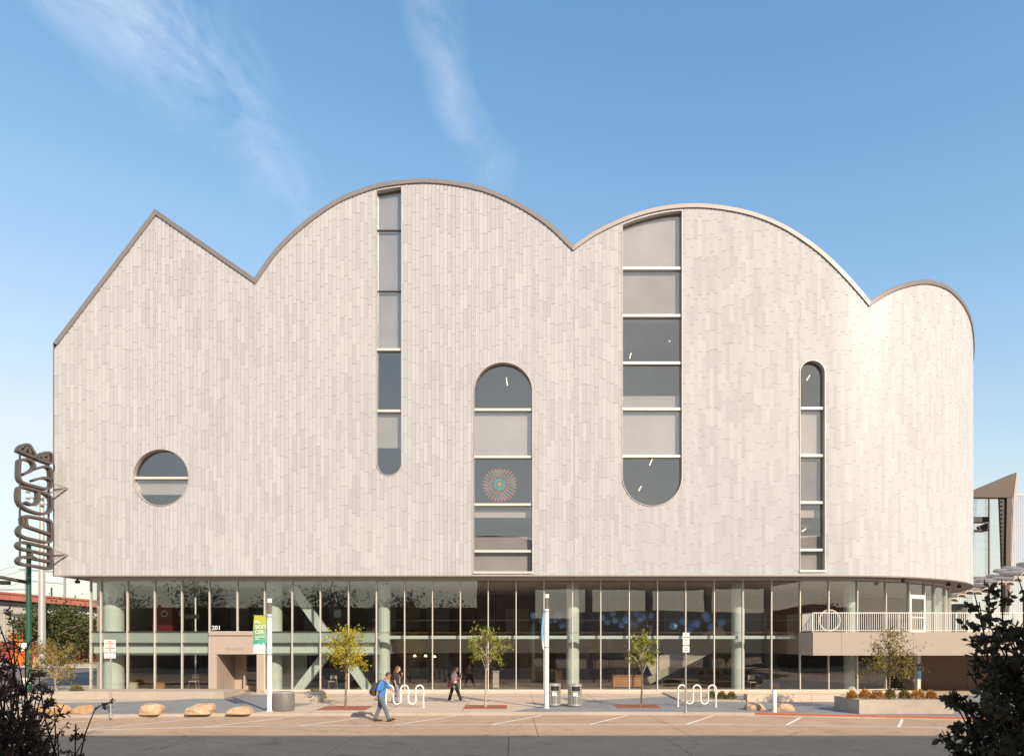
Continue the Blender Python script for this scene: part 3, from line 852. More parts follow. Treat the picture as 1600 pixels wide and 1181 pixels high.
# plinth under the glass
MB().box(gx(142), gx(328), -0.16, 0.1, 0.05, GZ0 - 0.002).build('plinth', m_cast, museum)
MB().box(gx(414), gx(1432), -0.16, 0.1, 0.05, GZ0 - 0.002).build('plinth', m_walk, museum)
# roof-terrace door in the glass
u0, u1 = mu[DOOR_I], mu[DOOR_I + 1]
dz0, dz1 = 3.46, 5.5
fr = MB()
for (a, b, z0, z1) in ((u0 + .03, u0 + .14, dz0, dz1), (u1 - .14, u1 - .03, dz0, dz1), (u0 + .03, u1 - .03, dz1, dz1 + .12), (u0 + .14, u1 - .14, dz0, dz0 + .16), (u0 + .14, u1 - .14, dz1 - .1, dz1), (u0 + .14, u1 - .14, 4.3, 4.36)):
    vs = []
    for z in (z0, z1): vs += [gp(a, z, 0.11), gp(b, z, 0.11), gp(b, z, -0.02), gp(a, z, -0.02)]
    fr.add(vs, [(3, 2, 1, 0), (4, 5, 6, 7), (0, 1, 5, 4), (1, 2, 6, 5), (2, 3, 7, 6), (3, 0, 4, 7)])
dr = fr.build('door', m_white, museum); dr['label'] = 'white framed glass door onto the balcony'
gq = MB(); vs = []
for z in (dz0 + .16, dz1 - .1): vs += [gp(u0 + .14, z, 0.05), gp(u1 - .14, z, 0.05), gp(u1 - .14, z, 0.04), gp(u0 + .14, z, 0.04)]
gq.add(vs, [(3, 2, 1, 0), (4, 5, 6, 7), (0, 1, 5, 4), (1, 2, 6, 5), (2, 3, 7, 6), (3, 0, 4, 7)]); sub('pane', gq, m_glass, dr)
sub('handle', MB().tube([gp(u1 - .1, 4.25, 0.11), gp(u1 - .1, 4.25, 0.17), gp(u1 - .22, 4.25, 0.17)], 0.015), m_alud, dr)

# entrance portal
px0, px1 = gx(328.5) + 0.02, gx(414) - 0.03
ox0, ox1 = gx(340.5), gx(402.5)
zp = TR - 0.03; zo = gz(1021.5)
pt = MB()
pt.box(px0, px1, -0.14, 0.3, zo, gz(993)); 
po = pt.build('portal_head', m_port, museum)
MB().box(px0, px1, -0.22, 0.3, gz(992.2), zp).build('portal_cap', m_port, museum)
MB().box(px0, ox0, -0.138, 0.3, GZ0 + 0.0, zo - 0.006).build('portal_jamb', m_port, museum)
MB().box(ox1, px1, -0.138, 0.3, GZ0 + 0.0, zo - 0.006).build('portal_jamb', m_port, museum)
MB().box(px0, ox0, -0.17, 0.3, 0.06, GZ0 - 0.004).build('plinth', m_cast, museum)
MB().box(ox1, px1, -0.17, 0.3, 0.06, GZ0 - 0.004).build('plinth', m_cast, museum)
# recess walls
MB().box(ox0 - 0.12, ox0 - 0.002, 0.304, 2.3, 0.1, zo).build('recess_wall', m_port, museum)
MB().box(ox1 + 0.002, ox1 + 0.12, 0.304, 2.3, 0.1, zo).build('recess_wall', m_port, museum)
MB().box(ox0 - 0.12, ox1 + 0.12, 0.304, 2.3, zo + 0.004, zo + 0.2).build('recess_ceiling', m_port, museum)
dx0 = ox0 + (ox1 - ox0) * 0.30
MB().box(ox0 - 0.1, dx0 + 0.02, 2.3, 2.4, 0.1, zo).build('recess_wall', m_port, museum)
d_ = MB()
for (a, b, z0, z1) in ((dx0, dx0 + .1, SW + .01, 2.35), (ox1 - .12, ox1 - .02, SW + .01, 2.35), (dx0 + .1, ox1 - .12, 2.22, 2.35), (dx0 + .1, ox1 - .12, SW + .01, .42), (dx0 + .1, ox1 - .12, 1.12, 1.18)):
    d_.box(a, b, 1.9, 1.98, z0, z1)
dr = d_.build('door', m_port, museum); dr['label'] = 'beige framed glass entrance door in the portal recess'
sub('pane', MB().box(dx0 + .1, ox1 - .12, 1.935, 1.945, .42, 2.22), m_glass, dr)
sub('handle', MB().tube([(ox1 - .2, 1.9, .9), (ox1 - .2, 1.82, .9), (ox1 - .2, 1.82, 1.5), (ox1 - .2, 1.9, 1.5)], 0.016), m_alud, dr)
MB().box(dx0 - .02, ox1, 2.0, 2.3, 2.36, zo).build('door_transom', m_port, museum)
lettering('201', 0.34, (gx(331), -0.03, gz(980.8)), m_white, museum, 0.012, 'LEFT', 0.001)
lettering('Group Entry', 0.20, (gx(369), -0.15, gz(1013)), m_galv, museum, 0.008)
# doormat
tag(MB().box(ox0 + .5, ox0 + 2.1, -2.2, -0.5, SW + 0.008, SW + 0.022).build('doormat', m_galv), 'dark grey doormat on the paving before the entrance portal', 'doormat')

# interior of the glazed base
XI0, XI1 = gx(142) + 0.02, 29.0
def inplan(ins, back=12.5, x0=None):
    return [(x0 if x0 is not None else XI0, ins)] + [tuple(gsurf(XC + RG * 1.5 * k / 24, -ins)[:2]) for k in range(25)] + [(XC + RG - ins, back), (x0 if x0 is not None else XI0, back)]
MB().box(XI0, gx(1432), 0.1, 13, 0.1, 0.17).build('interior_floor', m_intf, museum)
MB().box(gx(1432) - 0.1, gx(1432), 0.2, 12.5, 0.17, 2.2).build('interior_side_wall', m_int, museum)
MB().box(XI0, XC + RG, 12.5, 12.7, 0.17, ZS - 0.01).build('interior_back_wall', m_int, museum)
MB().box(XI0 - 0.3, XI0 - 0.1, 1.0, 12.5, 0.0, ZS - 0.01).build('interior_side_wall', m_plas, museum)
MB().slab(inplan(0.15), 6.2, 6.36).build('interior_ceiling', m_ceil, museum)
XM = gx(588)
MB().box(XI0, XM, 0.35, 12.5, gz(1020) - 0.1, 3.46).build('mezzanine', m_spand, museum)
MB().box(XI0, XM, 0.22, 0.345, gz(1020), gz(1006)).build('mezzanine_edge', m_mint, museum)
MB().box(XM, gx(1432), 5.5, 12.5, 2.25, 3.3).build('mezzanine', m_plas, museum)
MB().box(XM + 0.05, gx(1247), 0.32, 0.55, gz(997.6), gz(992.6)).build('edge_beam', m_mint, museum)
MB().beam((XM + 0.05, 0.3, gz(988)), (gx(1247), 0.3, gz(988)), 0.03, 0.03).build('rail', mat('copper_rail', (0.3, 0.15, 0.08), 0.4, metal=0.6), museum)
MB().tube([(XM, 5.2, 4.3), (22, 5.2, 4.3)], 0.03).build('guard_rail', m_galv, museum)
def column(x, w_px, Y=1.3, z1=6.2):
    p = at(x, 1000, Y); r = w_px * (Y - CAMY) / F / 2
    MB().rings([((p.x, p.y, 0.17), r, r), ((p.x, p.y, z1), r, r)], 28).build('column', m_mint, museum, smooth=True)
for x, wp in ((178, 29), (428, 25), (600, 19), (895, 20), (1153, 20), (1328, 18)):
    column(x, wp, 1.5)
def brace(x0, y0, x1, y1, Y=1.5, wd=0.5):
    MB().beam(at(x0, y0, Y), at(x1, y1, Y), 0.35, wd, up=Vector((0, 0.01, 1))).build('brace', m_mint, museum)
brace(458, 918, 520, 1006); brace(524, 1004, 462, 1083); brace(524, 1004, 580, 1083)
brace(415, 1083, 440, 1040, 3.2, 0.4)
MB().box(at(415, 0, 2.5).x, at(470, 0, 2.5).x, 3.6, 3.75, 0.17, 2.5).build('lobby_wall', m_mint, museum)
# stair flight
a = at(1010, 1062, 6.5); b = at(1125, 1004, 6.5)
MB().beam(a, b, 1.6, 0.45).build('stair', m_plas, museum)
MB().beam(a + Vector((0, -0.85, 0.75)), b + Vector((0, -0.85, 0.75)), 0.04, 0.9).build('stair_balustrade', m_ceil, museum)
# white ring by the balcony glass
p = at(1296, 969, 0.9); rr = 0.58
MB().tube([(p.x + rr * math.cos(t * math.pi / 16), p.y, p.z + rr * math.sin(t * math.pi / 16)) for t in range(33)], 0.06).build('ring_frame', m_white, museum)

for k in range(34):
    x0 = XM + 0.3 + k * 0.86
    if x0 > gx(1425): break
    MB().box(x0, x0 + 0.8, 12.38, 12.5, 0.17, 2.2).build('wall_slat', [m_int, m_plas, m_ceil, m_int][k % 4], museum)
for k in range(9):
    x0 = XM + 1.2 + k * 2.9
    MB().box(x0, x0 + 1.7, 12.36, 12.46, 3.6, 5.4).build('upper_panel', [m_plas, m_int, m_ceil][k % 3], museum)
for k in range(9):
    x0 = XI0 + 0.8 + k * 1.8
    MB().box(x0, x0 + 1.2, 12.36, 12.46, 0.5, 2.0).build('wall_panel', [m_plas, m_int, m_ceil][k % 3], museum)
    MB().box(x0, x0 + 1.3, 12.36, 12.46, 3.9, 5.5).build('wall_panel', [m_int, m_ceil, m_plas][k % 3], museum)
m_lampw = mat('lit_lamp_shade', (1.0, 0.8, 0.5), 0.5, emit=1.6)
for x, y in ((665, 1024), (679, 1025), (648, 1024)):
    q = at(x, y, 2.0); MB().rings([((q.x, q.y, q.z - .06), .1, .1), ((q.x, q.y, q.z + .06), .05, .05)], 12).build('lamp', m_lampw, museum, smooth=True)
# furniture and things inside
m_wood = mat('orange_plywood', (0.42, 0.2, 0.07), 0.5, noise=0.15, nscale=3)
m_ivory = mat('ivory_plastic', (0.5, 0.46, 0.38), 0.5)
m_reda = mat('red_lacquer', (0.13, 0.012, 0.014), 0.35)
m_blue = mat('blue_plastic', (0.03, 0.08, 0.2), 0.5)
def desk(x, y, Y, wd, dp, hh, m, label, cat='desk'):
    p = gnd(x, y, 0.17) if Y is None else at(x, 0, Y)
    t = thing(cat.replace(' ', '_'), label, cat, (p.x, Y, 0.17))
    MB().box(p.x - wd / 2, p.x + wd / 2, Y - dp / 2, Y + dp / 2, 0.17 + hh, 0.22 + hh).build('top', m, t, bevel=0.01)
    MB().box(p.x - wd / 2 + .04, p.x + wd / 2 - .04, Y - dp / 2 + .06, Y - dp / 2 + .1, 0.22, 0.17 + hh - .003).build('front_panel', m, t)
    for s in (-1, 1):
        MB().box(p.x + s * (wd / 2 - .08) - .03, p.x + s * (wd / 2 - .08) + .03, Y - dp / 2 + .11, Y + dp / 2 - .05, 0.17, 0.17 + hh - .003).build('side_panel', m, t)
desk(980, 0, 4.0, 1.9, 0.8, 0.72, m_wood, 'long orange plywood desk inside the glass lobby')
desk(873, 0, 3.2, 0.5, 0.5, 1.02, m_wood, 'narrow orange lectern kiosk behind the white lamp post', 'kiosk')
desk(775, 0, 3.0, 0.45, 0.5, 1.0, m_ceil, 'narrow grey kiosk inside the glass behind the middle street tree', 'kiosk')
desk(225, 0, 4.5, 1.5, 0.7, 0.5, m_wood, 'low wooden play table inside the left corner glass', 'table')
def chair(x, Y, m, label):
    p = at(x, 0, Y); X = p.x; z = 0.17
    t = thing('cafe_chair', label, 'chair', (X, Y, z), 'cafe chairs inside the glass')
    MB().box(X - .22, X + .22, Y - .22, Y + .22, z + .44, z + .48).build('seat', m, t, bevel=0.01)
    MB().box(X - .2, X + .2, Y + .19, Y + .22, z + .6, z + .85).build('backrest', m, t, bevel=0.01)
    for sx in (-1, 1):
        for sy in (-1, 1):
            MB().tube([(X + sx * .23, Y + sy * .22, z), (X + sx * .18, Y + sy * .18, z + .44)], .014).build('leg', m_galv, t)
        MB().tube([(X + sx * .18, Y + .2, z + .44), (X + sx * .18, Y + .21, z + .62)], .012).build('back_post', m_galv, t)
chair(303, 2.6, m_ivory, 'ivory chair behind the glass left of the entrance portal')
chair(317, 3.4, m_reda, 'red chair behind the glass just left of the entrance portal')
chair(520, 2.2, m_ivory, 'ivory chair behind the glass beside the yellow street tree')
chair(1176, 1.6, m_ivory, 'ivory chair behind the glass right of the second last mint column')
chair(1190, 3.0, m_blue, 'blue chair behind the glass left of the white bollard')
def stool(x, Y, r, hh, m, label):
    p = at(x, 0, Y)
    t = thing('round_pouf', label, 'pouf', (p.x, Y, 0.17), 'soft seats inside the glass')
    MB().rings([((p.x, Y, .17), r * .92, r * .92), ((p.x, Y, .22), r, r), ((p.x, Y, .1 + hh), r, r)], 20).build('body', m, t, smooth=True)
    MB().rings([((p.x, Y, .1 + hh), r * .98, r * .98), ((p.x, Y, .14 + hh), r * 1.02, r * 1.02), ((p.x, Y, .17 + hh), r * .8, r * .8)], 20).build('cushion', m, t, smooth=True)
stool(207, 2.2, .3, .42, m_ivory, 'ivory round pouf behind the corner glass by the mint column')
stool(250, 2.6, .28, .38, m_wood, 'orange round pouf behind the left glass')
stool(1210, 2.3, .3, .4, m_wood, 'orange round pouf behind the glass near the bollard')
# red rounded booth on the mezzanine
bp = at(257, 985, 3.0)
bt = thing('display_booth', 'tall red rounded booth with a white emblem upstairs behind the glass', 'booth', (bp.x, 3.0, 3.46))
poly = [(-.6, 0), (.6, 0), (.6, 1.15)] + [(.6 * math.cos(t * math.pi / 10), 1.15 + .55 * math.sin(t * math.pi / 10)) for t in range(1, 10)] + [(-.6, 1.15)]
MB().prism([(bp.x + a, 3.462 + b) for a, b in poly], 2.7, 3.4).build('shell', m_reda, bt)
MB().tube([(bp.x + .15 + .17 * math.cos(t * math.pi / 8), 2.69, 4.6 + .17 * math.sin(t * math.pi / 8)) for t in range(17)], .015).build('emblem', m_white, bt)
# exhibits upstairs: panels and screens
for k, (x, y, wd, hh, m, lb) in enumerate(((283, 958, .35, .35, 'mint_painted_steel', 'small pale notice board upstairs beside the red booth'), (300, 963, .9, .28, 'mint_painted_steel', 'wide pale notice board upstairs right of the red booth'), (527, 958, .45, .5, 'mint_painted_steel', 'square mint board upstairs above the yellow street tree'), (990, 977, .6, .45, 'interior_plaster', 'pale striped board behind the blue globes'), (1017, 982, .25, .5, 'interior_plaster', 'small narrow board behind the blue globes'))):
    p = at(x, y, 6.0)
    t = thing('notice_board', lb, 'board', (p.x, 6.0, p.z), 'boards behind the glass')
    MB().box(p.x - wd / 2, p.x + wd / 2, 6.0, 6.05, p.z - hh / 2, p.z + hh / 2).build('panel', MATS[m], t)
    MB().tube([(p.x, 6.08, 3.3 if x > 588 else 3.46), (p.x, 6.08, p.z + hh / 2)], .02).build('stand', m_galv, t)
# blue globes
m_globe = mat('blue_globe', (0.2, 0.36, 0.75), 0.45, noise=0.06, nscale=6)
gme = MB().ball((0, 0, 0), 1, n=20, m=14).mesh('globe', m_globe, smooth=True)
GLOBES = [(834, 961, 6), (847, 969, 6), (858, 969, 5), (868, 968, 5), (873, 961, 7.5), (879, 976, 6), (941, 964.5, 5.2), (949, 971, 5.2), (957.5, 958, 5.2), (961, 969, 5.2), (971, 976, 5.2), (978, 968, 6), (986, 973, 5.4), (994, 958, 5), (1000, 967, 5.5), (1004.5, 963.5, 5.5), (1017, 961.5, 5.2), (1052, 977, 6.5), (1067.5, 970, 6.8), (1080, 977, 7), (1088.5, 974, 6), (1077, 985, 5), (1102, 961, 6.2), (1105, 966, 6.2), (1111, 979, 6), (1127.5, 972, 6.5)]
for k, (x, y, r) in enumerate(GLOBES):
    Y = 2.6 + (k * 37 % 11) * 0.14
    p = at(x, y, Y); r_ = r * (Y - CAMY) / F
    side_ = 'left' if x < 900 else ('middle' if x < 1030 else 'right')
    cnt_ = [q_[0] for q_ in GLOBES if ('left' if q_[0] < 900 else ('middle' if q_[0] < 1030 else 'right')) == side_]
    ord_ = ['leftmost', 'second', 'third', 'fourth', 'fifth', 'sixth', 'seventh', 'eighth', 'ninth', 'tenth', 'eleventh', 'twelfth'][sorted(cnt_).index(x)] + ('' if x == min(cnt_) else ' from left')
    t = thing('hanging_globe', {'left': 'blue globe, %s of the left cluster behind the white lamp post', 'middle': 'blue globe, %s of the middle cluster above the litter bins and third tree', 'right': 'blue globe, %s of the right cluster behind the tall sign post'}[side_] % ord_, 'globe lamp', (p.x, Y, p.z), 'blue globes hanging in the lobby')
    o = bpy.data.objects.new('globe', gme); COL.objects.link(o); o.parent = t; o.scale = (r_, r_, r_)
    c_ = MB().tube([(0, 0, r_), (0, 0, 6.2 - p.z)], .006, 5).build('cord', m_black, None); c_.parent = t

# ------------------------------------------------------------------ balcony
BY = -1.7
def bxp(x): return (x - CX) * (BY - CAMY) / F
bal = thing('balcony', 'long beige balcony with white bar railing wrapped round the curved corner', 'balcony', (bxp(1270), BY, 2.2))
bx0, bx1 = bxp(1270), 34.0
MB().box(bx0 + 0.02, bx1, BY + 0.1, 12.0, 2.25, 3.40).build('slab', m_fasc, bal)
fx = [bxp(x) for x in (1270, 1314.5, 1361, 1427, 1526, 1604)] + [29.6, 31.8, bx1]
for a, b in zip(fx, fx[1:]):
    MB().box(a + 0.006, b - 0.006, BY, BY + 0.09, 2.21, 3.44).build('fascia_panel', m_fasc, bal)
MB().box(bx0 - 0.0, bx0 + 0.018, BY + 0.1, -0.12, 2.21, 3.44).build('side_panel', m_port, bal)
zr = 4.43
MB().box(bx0, bx1, BY + 0.04, BY + 0.085, zr, zr + 0.04).build('top_rail', m_white, bal)
MB().box(bx0, bx1, BY + 0.045, BY + 0.08, 3.5, 3.53).build('bottom_rail', m_white, bal)
barm = MB().box(-0.011, 0.011, -0.011, 0.011, 3.532, zr - 0.002).mesh('baluster', m_white)
x = bx0 + 0.1
while x < bx1:
    put('baluster', barm, bal, (x, BY + 0.0625, 0)); x += 0.113
postm = MB().box(-0.025, 0.025, -0.02, 0.02, 3.42, zr - 0.002).mesh('post', m_white)
for x in (bx0 + .03, bx0 + 1.8, bx0 + 4.6, bx0 + 7.6, bx0 + 10.6, bx0 + 13.6): put('post', postm, bal, (x, BY + 0.1, 0))
MB().box(bx0 + .02, bx0 + .06, BY + .13, -0.12, zr, zr + .04).build('return_rail', m_white, bal)
MB().box(bx0 + .02, bx0 + .05, BY + .13, -0.12, 3.5, 3.53).build('return_rail', m_white, bal)
for k in range(11):
    MB().box(bx0 + .03, bx0 + .05, BY + .2 + k * .115, BY + .22 + k * .115, 3.532, zr - .002).build('baluster', m_white, bal)
# recessed brown wall under the balcony
bw = thing('panel_wall', 'dark brown panel wall set back beneath the balcony', 'wall', (22.5, 2.6, 0.1))
for k in range(5):
    x0 = 21.6 + k * 2.6
    MB().box(x0 + .008, x0 + 2.592, 2.6, 2.8, 0.1, 2.24).build('panel', m_brown, bw)
MB().box(gx(1432), gx(1437), -0.1, 2.6, 0.1, 2.2).build('wall_return', m_alu, museum)
bn = tag(MB().box(gx(1428), gx(1433.5), -0.35, -0.3, 0.9, 1.75).build('blue_notice', m_blue), 'narrow dark blue notice beside the last ground floor pane', 'notice')
# soffit spotlights
for x, y, Y in ((1412, 904.5, -0.3), (1482, 912, 2.2), (1499, 919, 3.6), (121, 903.5, 0.4)):
    p = at(x, y, Y); z = ZS - 0.004
    t = MB()
    t.rings([((p.x, Y, z - .24), .12, .12), ((p.x, Y, z - .09), .14, .14), ((p.x, Y, z - .07), .05, .05), ((p.x, Y, z), .05, .05)], 14)
    t.build('spotlight', m_black, museum)

# ------------------------------------------------------------------ blade sign at the left corner
TH = R(60); sg_t = Vector((math.cos(TH), math.sin(TH), 0)); sg_n = Vector((math.sin(TH), -math.cos(TH), 0))
SR = at(82.5, 800, -1.75)
def sgp(cx_, cy_, dep=0.0):
    x = 15 + cx_ / 5.62; y = 685 + cy_ / 5.62
    k = (x - CX) / F
    t = (k * (SR.y - CAMY) - SR.x) / (sg_t.x - k * sg_t.y)
    p = SR + sg_t * t
    p.z = H + (CY - y) * (p.y - CAMY) / F
    return p - sg_n * dep
sign = thing('blade_sign', 'tall brown open letter sign hung beside the left corner of the museum', 'sign', tuple(sgp(230, 1140)))
def letter(paths, nm='letter', th=0.12, dep=0.42):
    mb = MB()
    for path in paths:
        closed = path[0] == path[-1]
        pts = smooth_poly(path, 5)
        P3 = [sgp(*p) for p in pts]
        n = len(P3); vs = []
        for i, p in enumerate(P3):
            a = P3[i - 1] if i else (P3[-2] if closed else P3[0]); b = P3[i + 1] if i < n - 1 else (P3[1] if closed else P3[-1])
            d = (b - a).normalized(); q = sg_n.cross(d).normalized() * th / 2
            vs += [p + q, p - q, p - q - sg_n * dep, p + q - sg_n * dep]
        fs = [(4 * i + k, 4 * i + (k + 1) % 4, 4 * i + 4 + (k + 1) % 4, 4 * i + 4 + k) for i in range(n - 1) for k in range(4)]
        fs += [(0, 1, 2, 3), (4 * n - 1, 4 * n - 2, 4 * n - 3, 4 * n - 4)]
        mb.add(vs, fs)
    return mb.build(nm, m_sign, sign)
letter([[(372, 962), (372, 1050), (370, 1132), (350, 1140), (250, 1122), (115, 1100), (85, 1072), (110, 1042), (160, 1040), (260, 1060), (370, 1082)],
        [(372, 962), (330, 950), (220, 925), (115, 908), (84, 935), (110, 965), (200, 985), (370, 1022)], [(240, 1055), (205, 1035), (200, 1005), (235, 993)]])
letter([[(372, 735), (372, 880), (340, 908), (240, 890), (120, 858), (88, 815), (110, 772), (150, 768), (250, 800), (370, 842)],
        [(372, 735), (340, 712), (240, 692), (150, 680), (122, 700), (130, 765)], [(160, 768), (152, 720), (160, 690)]])
letter([[(270, 462), (190, 438), (118, 424), (88, 445), (88, 545), (140, 610), (250, 652), (335, 655), (372, 615), (374, 535), (345, 492), (270, 462)],
        [(262, 470), (258, 540), (235, 572), (190, 575), (150, 555)]])
letter([[(95, 190), (92, 270), (92, 340), (125, 385), (230, 418), (335, 440), (372, 415), (374, 375), (345, 348), (290, 345), (210, 368)],
        [(95, 190), (160, 180), (210, 205), (224, 250), (190, 285), (125, 315)], [(205, 275), (270, 255), (330, 243), (368, 275), (374, 375)]])
letter([[(82, 103), (118, 58), (175, 55), (205, 95), (238, 160), (180, 145), (82, 103)], [(130, 118), (160, 75), (190, 130)]], 'ampersand_loop')
letter([[(242, 172), (298, 128), (355, 124), (378, 148), (378, 212), (310, 198), (242, 172)], [(285, 165), (335, 138), (340, 188), (285, 165)]], 'ampersand_loop')
for cx_, y0, y1 in ((103, 118, 1065), (356, 215, 965)):
    a = sgp(cx_, y0, 0.15); b = sgp(cx_, y1, 0.15)
    MB().beam(a, b, 0.07, 0.07).build('spine', m_sign, sign)
for yy in (760, 864):
    pw = at(106, yy + 3, Y1 - 0.03)
    for cy_ in (yy - 7, yy + 10):
        q = sgp(372, (cy_ - 685) * 5.62, 0.15)
        MB().beam(pw, q, 0.06, 0.07).build('bracket', m_soff, sign)

# ------------------------------------------------------------------ posts, lamps, signs
m_ban_y = mat('banner_yellow_green', (0.38, 0.42, 0.04), 0.7)
m_ban_g = mat('banner_green', (0.06, 0.36, 0.24), 0.7)
m_ban_b = mat('banner_blue', (0.2, 0.5, 0.68), 0.7)
def grad_mat(name, c0, c1, z0, z1):
    m = bpy.data.materials.new(name); m.use_nodes = True; t = m.node_tree; b = t.nodes['Principled BSDF']; b.inputs['Roughness'].default_value = 0.7
    tcn = t.nodes.new('ShaderNodeTexCoord'); s_ = t.nodes.new('ShaderNodeSeparateXYZ'); t.links.new(tcn.outputs['Object'], s_.inputs[0])
    r_ = t.nodes.new('ShaderNodeMapRange'); r_.inputs[1].default_value = z0; r_.inputs[2].default_value = z1; t.links.new(s_.outputs[2], r_.inputs[0])
    mx = t.nodes.new('ShaderNodeMix'); mx.data_type = 'RGBA'; mx.inputs[6].default_value = (*c0, 1); mx.inputs[7].default_value = (*c1, 1)
    t.links.new(r_.outputs[0], mx.inputs[0]); t.links.new(mx.outputs[2], b.inputs['Base Color'])
    return m
m_lens = mat('smoked_lens', (0.16, 0.14, 0.13), 0.25)
def lamp_post(x, y, ytop, label):
    p = gnd(x, y); s = F / (p.y - CAMY); h = (y - ytop) / s; z = SW; r = 0.098
    t = thing('lamp_post', label, 'lamp post', tuple(p), 'white column lamps on the pavement')
    X, Y = p.x, p.y
    MB().rings([((X, Y, z), r + .03, r + .03), ((X, Y, z + .03), r + .03, r + .03), ((X, Y, z + .035), r, r), ((X, Y, z + h - .62), r, r)], 24).build('column', m_white, t, smooth=True)
    MB().rings([((X, Y, z + h - .62), r * .86, r * .86), ((X, Y, z + h - .16), r * .86, r * .86)], 24).build('lens', m_lens, t, smooth=True)
    MB().rings([((X, Y, z + h - .16), r, r), ((X, Y, z + h), r, r)], 24).build('cap', m_white, t, smooth=True)
    for zz in (z + h - .75, z + h - 2.25):
        MB().rings([((X, Y, zz), r + .012, r + .012), ((X, Y, zz + .06), r + .012, r + .012)], 24).build('clamp', m_galv, t, smooth=True)
    return X, Y, z + h
X, Y, zt = lamp_post(421, 1111, 935, 'white column lamp post with green banner beside the entrance portal')
z1, z0 = zt - .68, zt - 2.2
ban = thing('street_banner', 'yellow to green cloth banner hanging from the lamp post by the entrance', 'banner', (X - .35, Y, z0))
mb = MB(); vs = []; NX = 8; NZ = 14
for side_ in (0, 1):
    for j in range(NZ + 1):
        for i in range(NX + 1):
            u, v = i / NX, j / NZ
            vs.append((X - .12 - u * .48 - .035 * math.sin(v * math.pi) * u, Y - .02 - .07 * math.sin(u * 2.6) * math.sin(v * 3.1) + side_ * .006, z1 - v * (z1 - z0) + .02 * u * (1 - v)))
fs = []
for side_ in (0, 1):
    o_ = side_ * (NX + 1) * (NZ + 1)
    for j in range(NZ):
        for i in range(NX):
            a = o_ + j * (NX + 1) + i; fs.append((a, a + 1, a + NX + 2, a + NX + 1))
mb.add(vs, fs).build('cloth', grad_mat('banner_print', (0.05, 0.38, 0.30), (0.42, 0.42, 0.03), z0 + .45, z1 - .1), ban, smooth=True, fix=False)
cw = MB().prism([(X - .135, z0 + .01), (X - .135, z0 + .38)] + [(X - .14 - .45 * k / 12, z0 + .34 + .07 * abs(math.sin(k * .8)) + .02 * math.sin(k)) for k in range(13)] + [(X - .61, z0 + .02)], Y - .1, Y - .095).build('cloud_print', m_white, ban)
for k, (tx, sz, zz, al) in enumerate((('AL', .19, z1 - .25, 'LEFT'), ('SIGO', .2, z1 - .46, 'LEFT'), ('CER', .2, z1 - .66, 'LEFT'), ('museo de las', .075, z1 - .84, 'LEFT'), ('nubes', .075, z1 - .93, 'LEFT'))):
    lettering(tx, sz, (X - .55, Y - .105, zz), m_white, ban, .002, al, .003)
lettering('La Nube', .085, (X - .36, Y - .105, z0 + .15), m_ban_g, ban, .002)
for zz in (z1, z0): MB().tube([(X - .09, Y - .02, zz), (X - .64, Y - .02, zz + .02)], .014).build('arm', m_galv, ban)
X, Y, zt = lamp_post(854, 1106, 928, 'white column lamp post beside the two steel litter bins')
z1, z0 = zt - .72, zt - 2.3
ban = thing('street_banner', 'blue cloth banner seen edge on from the lamp post by the litter bins', 'banner', (X, Y + .4, z0))
mb = MB(); vs = []
for side_ in (0, 1):
    for j in range(NZ + 1):
        for i in range(NX + 1):
            u, v = i / NX, j / NZ
            vs.append((X - .10 - u * .06 - .09 * math.sin(v * math.pi * .9) * (0.6 + .4 * u) + side_ * .006, Y - .12 - u * .5, z1 - v * (z1 - z0)))
mb.add(vs, fs).build('cloth', grad_mat('banner_print_blue', (0.72, 0.74, 0.74), (0.16, 0.46, 0.66), z0 + .1, z0 + .5), ban, smooth=True, fix=False)
for zz in (z1, z0): MB().tube([(X - .05, Y - .05, zz), (X - .10, Y - .64, zz)], .014).build('arm', m_galv, ban)

m_redt = mat('red_print', (0.5, 0.05, 0.04), 0.6); m_blkt = mat('dark_print', (0.12, 0.06, 0.06), 0.6)
def sign_post(x, y, plates, label):
    p = gnd(x, y); s = F / (p.y - CAMY); X, Y = p.x, p.y
    t = thing('sign_post', label, 'sign', tuple(p), 'parking sign posts along the kerb')
    top = SW + (y - plates[0][0]) / s
    MB().rings([((X, Y, SW), .09, .09), ((X, Y, SW + .025), .085, .085), ((X, Y, SW + .03), .045, .045), ((X, Y, SW + .16), .04, .04)], 16).build('base', m_galv, t, smooth=True)
    MB().rings([((X, Y, SW + .1), .03, .03), ((X, Y, top - .02), .03, .03)], 14).build('pole', m_galv, t, smooth=True)
    for ya, yb, wd, lines in plates:
        za, zb = SW + (y - yb) / s, SW + (y - ya) / s
        pl = MB().box(X - wd / 2, X + wd / 2, Y - .06, Y - .045, za, zb).build('plate', m_white, t, bevel=.006)
        for fr_, sz, tx, m in lines:
            lettering(tx, sz, (X, Y - .063, za + (zb - za) * fr_), m, t, .002, bold=.002)
sign_post(173, 1119.5, [(999, 1028, .43, [(.9, .085, 'NO', m_redt), (.78, .075, 'STOPPING', m_redt), (.66, .07, 'OR', m_redt), (.54, .075, 'STANDING', m_redt), (.42, .13, '\u2192', m_blkt), (.30, .06, 'SCHOOL BUS ONLY', m_blkt), (.08, .1, '\u2192', m_redt)])], 'galvanised parking sign post at the left kerb before the corner glass')
sign_post(1071.5, 1112, [(988, 1007.5, .26, [(.86, .07, 'NO', m_redt), (.62, .06, 'PARKING', m_redt), (.38, .06, 'ANY', m_redt), (.15, .09, '\u2194', m_redt)]), (1009, 1018.8, .26, [(.66, .055, 'TOW', m_redt), (.3, .05, 'ZONE', m_redt)])], 'galvanised parking sign post before the right bike rack')
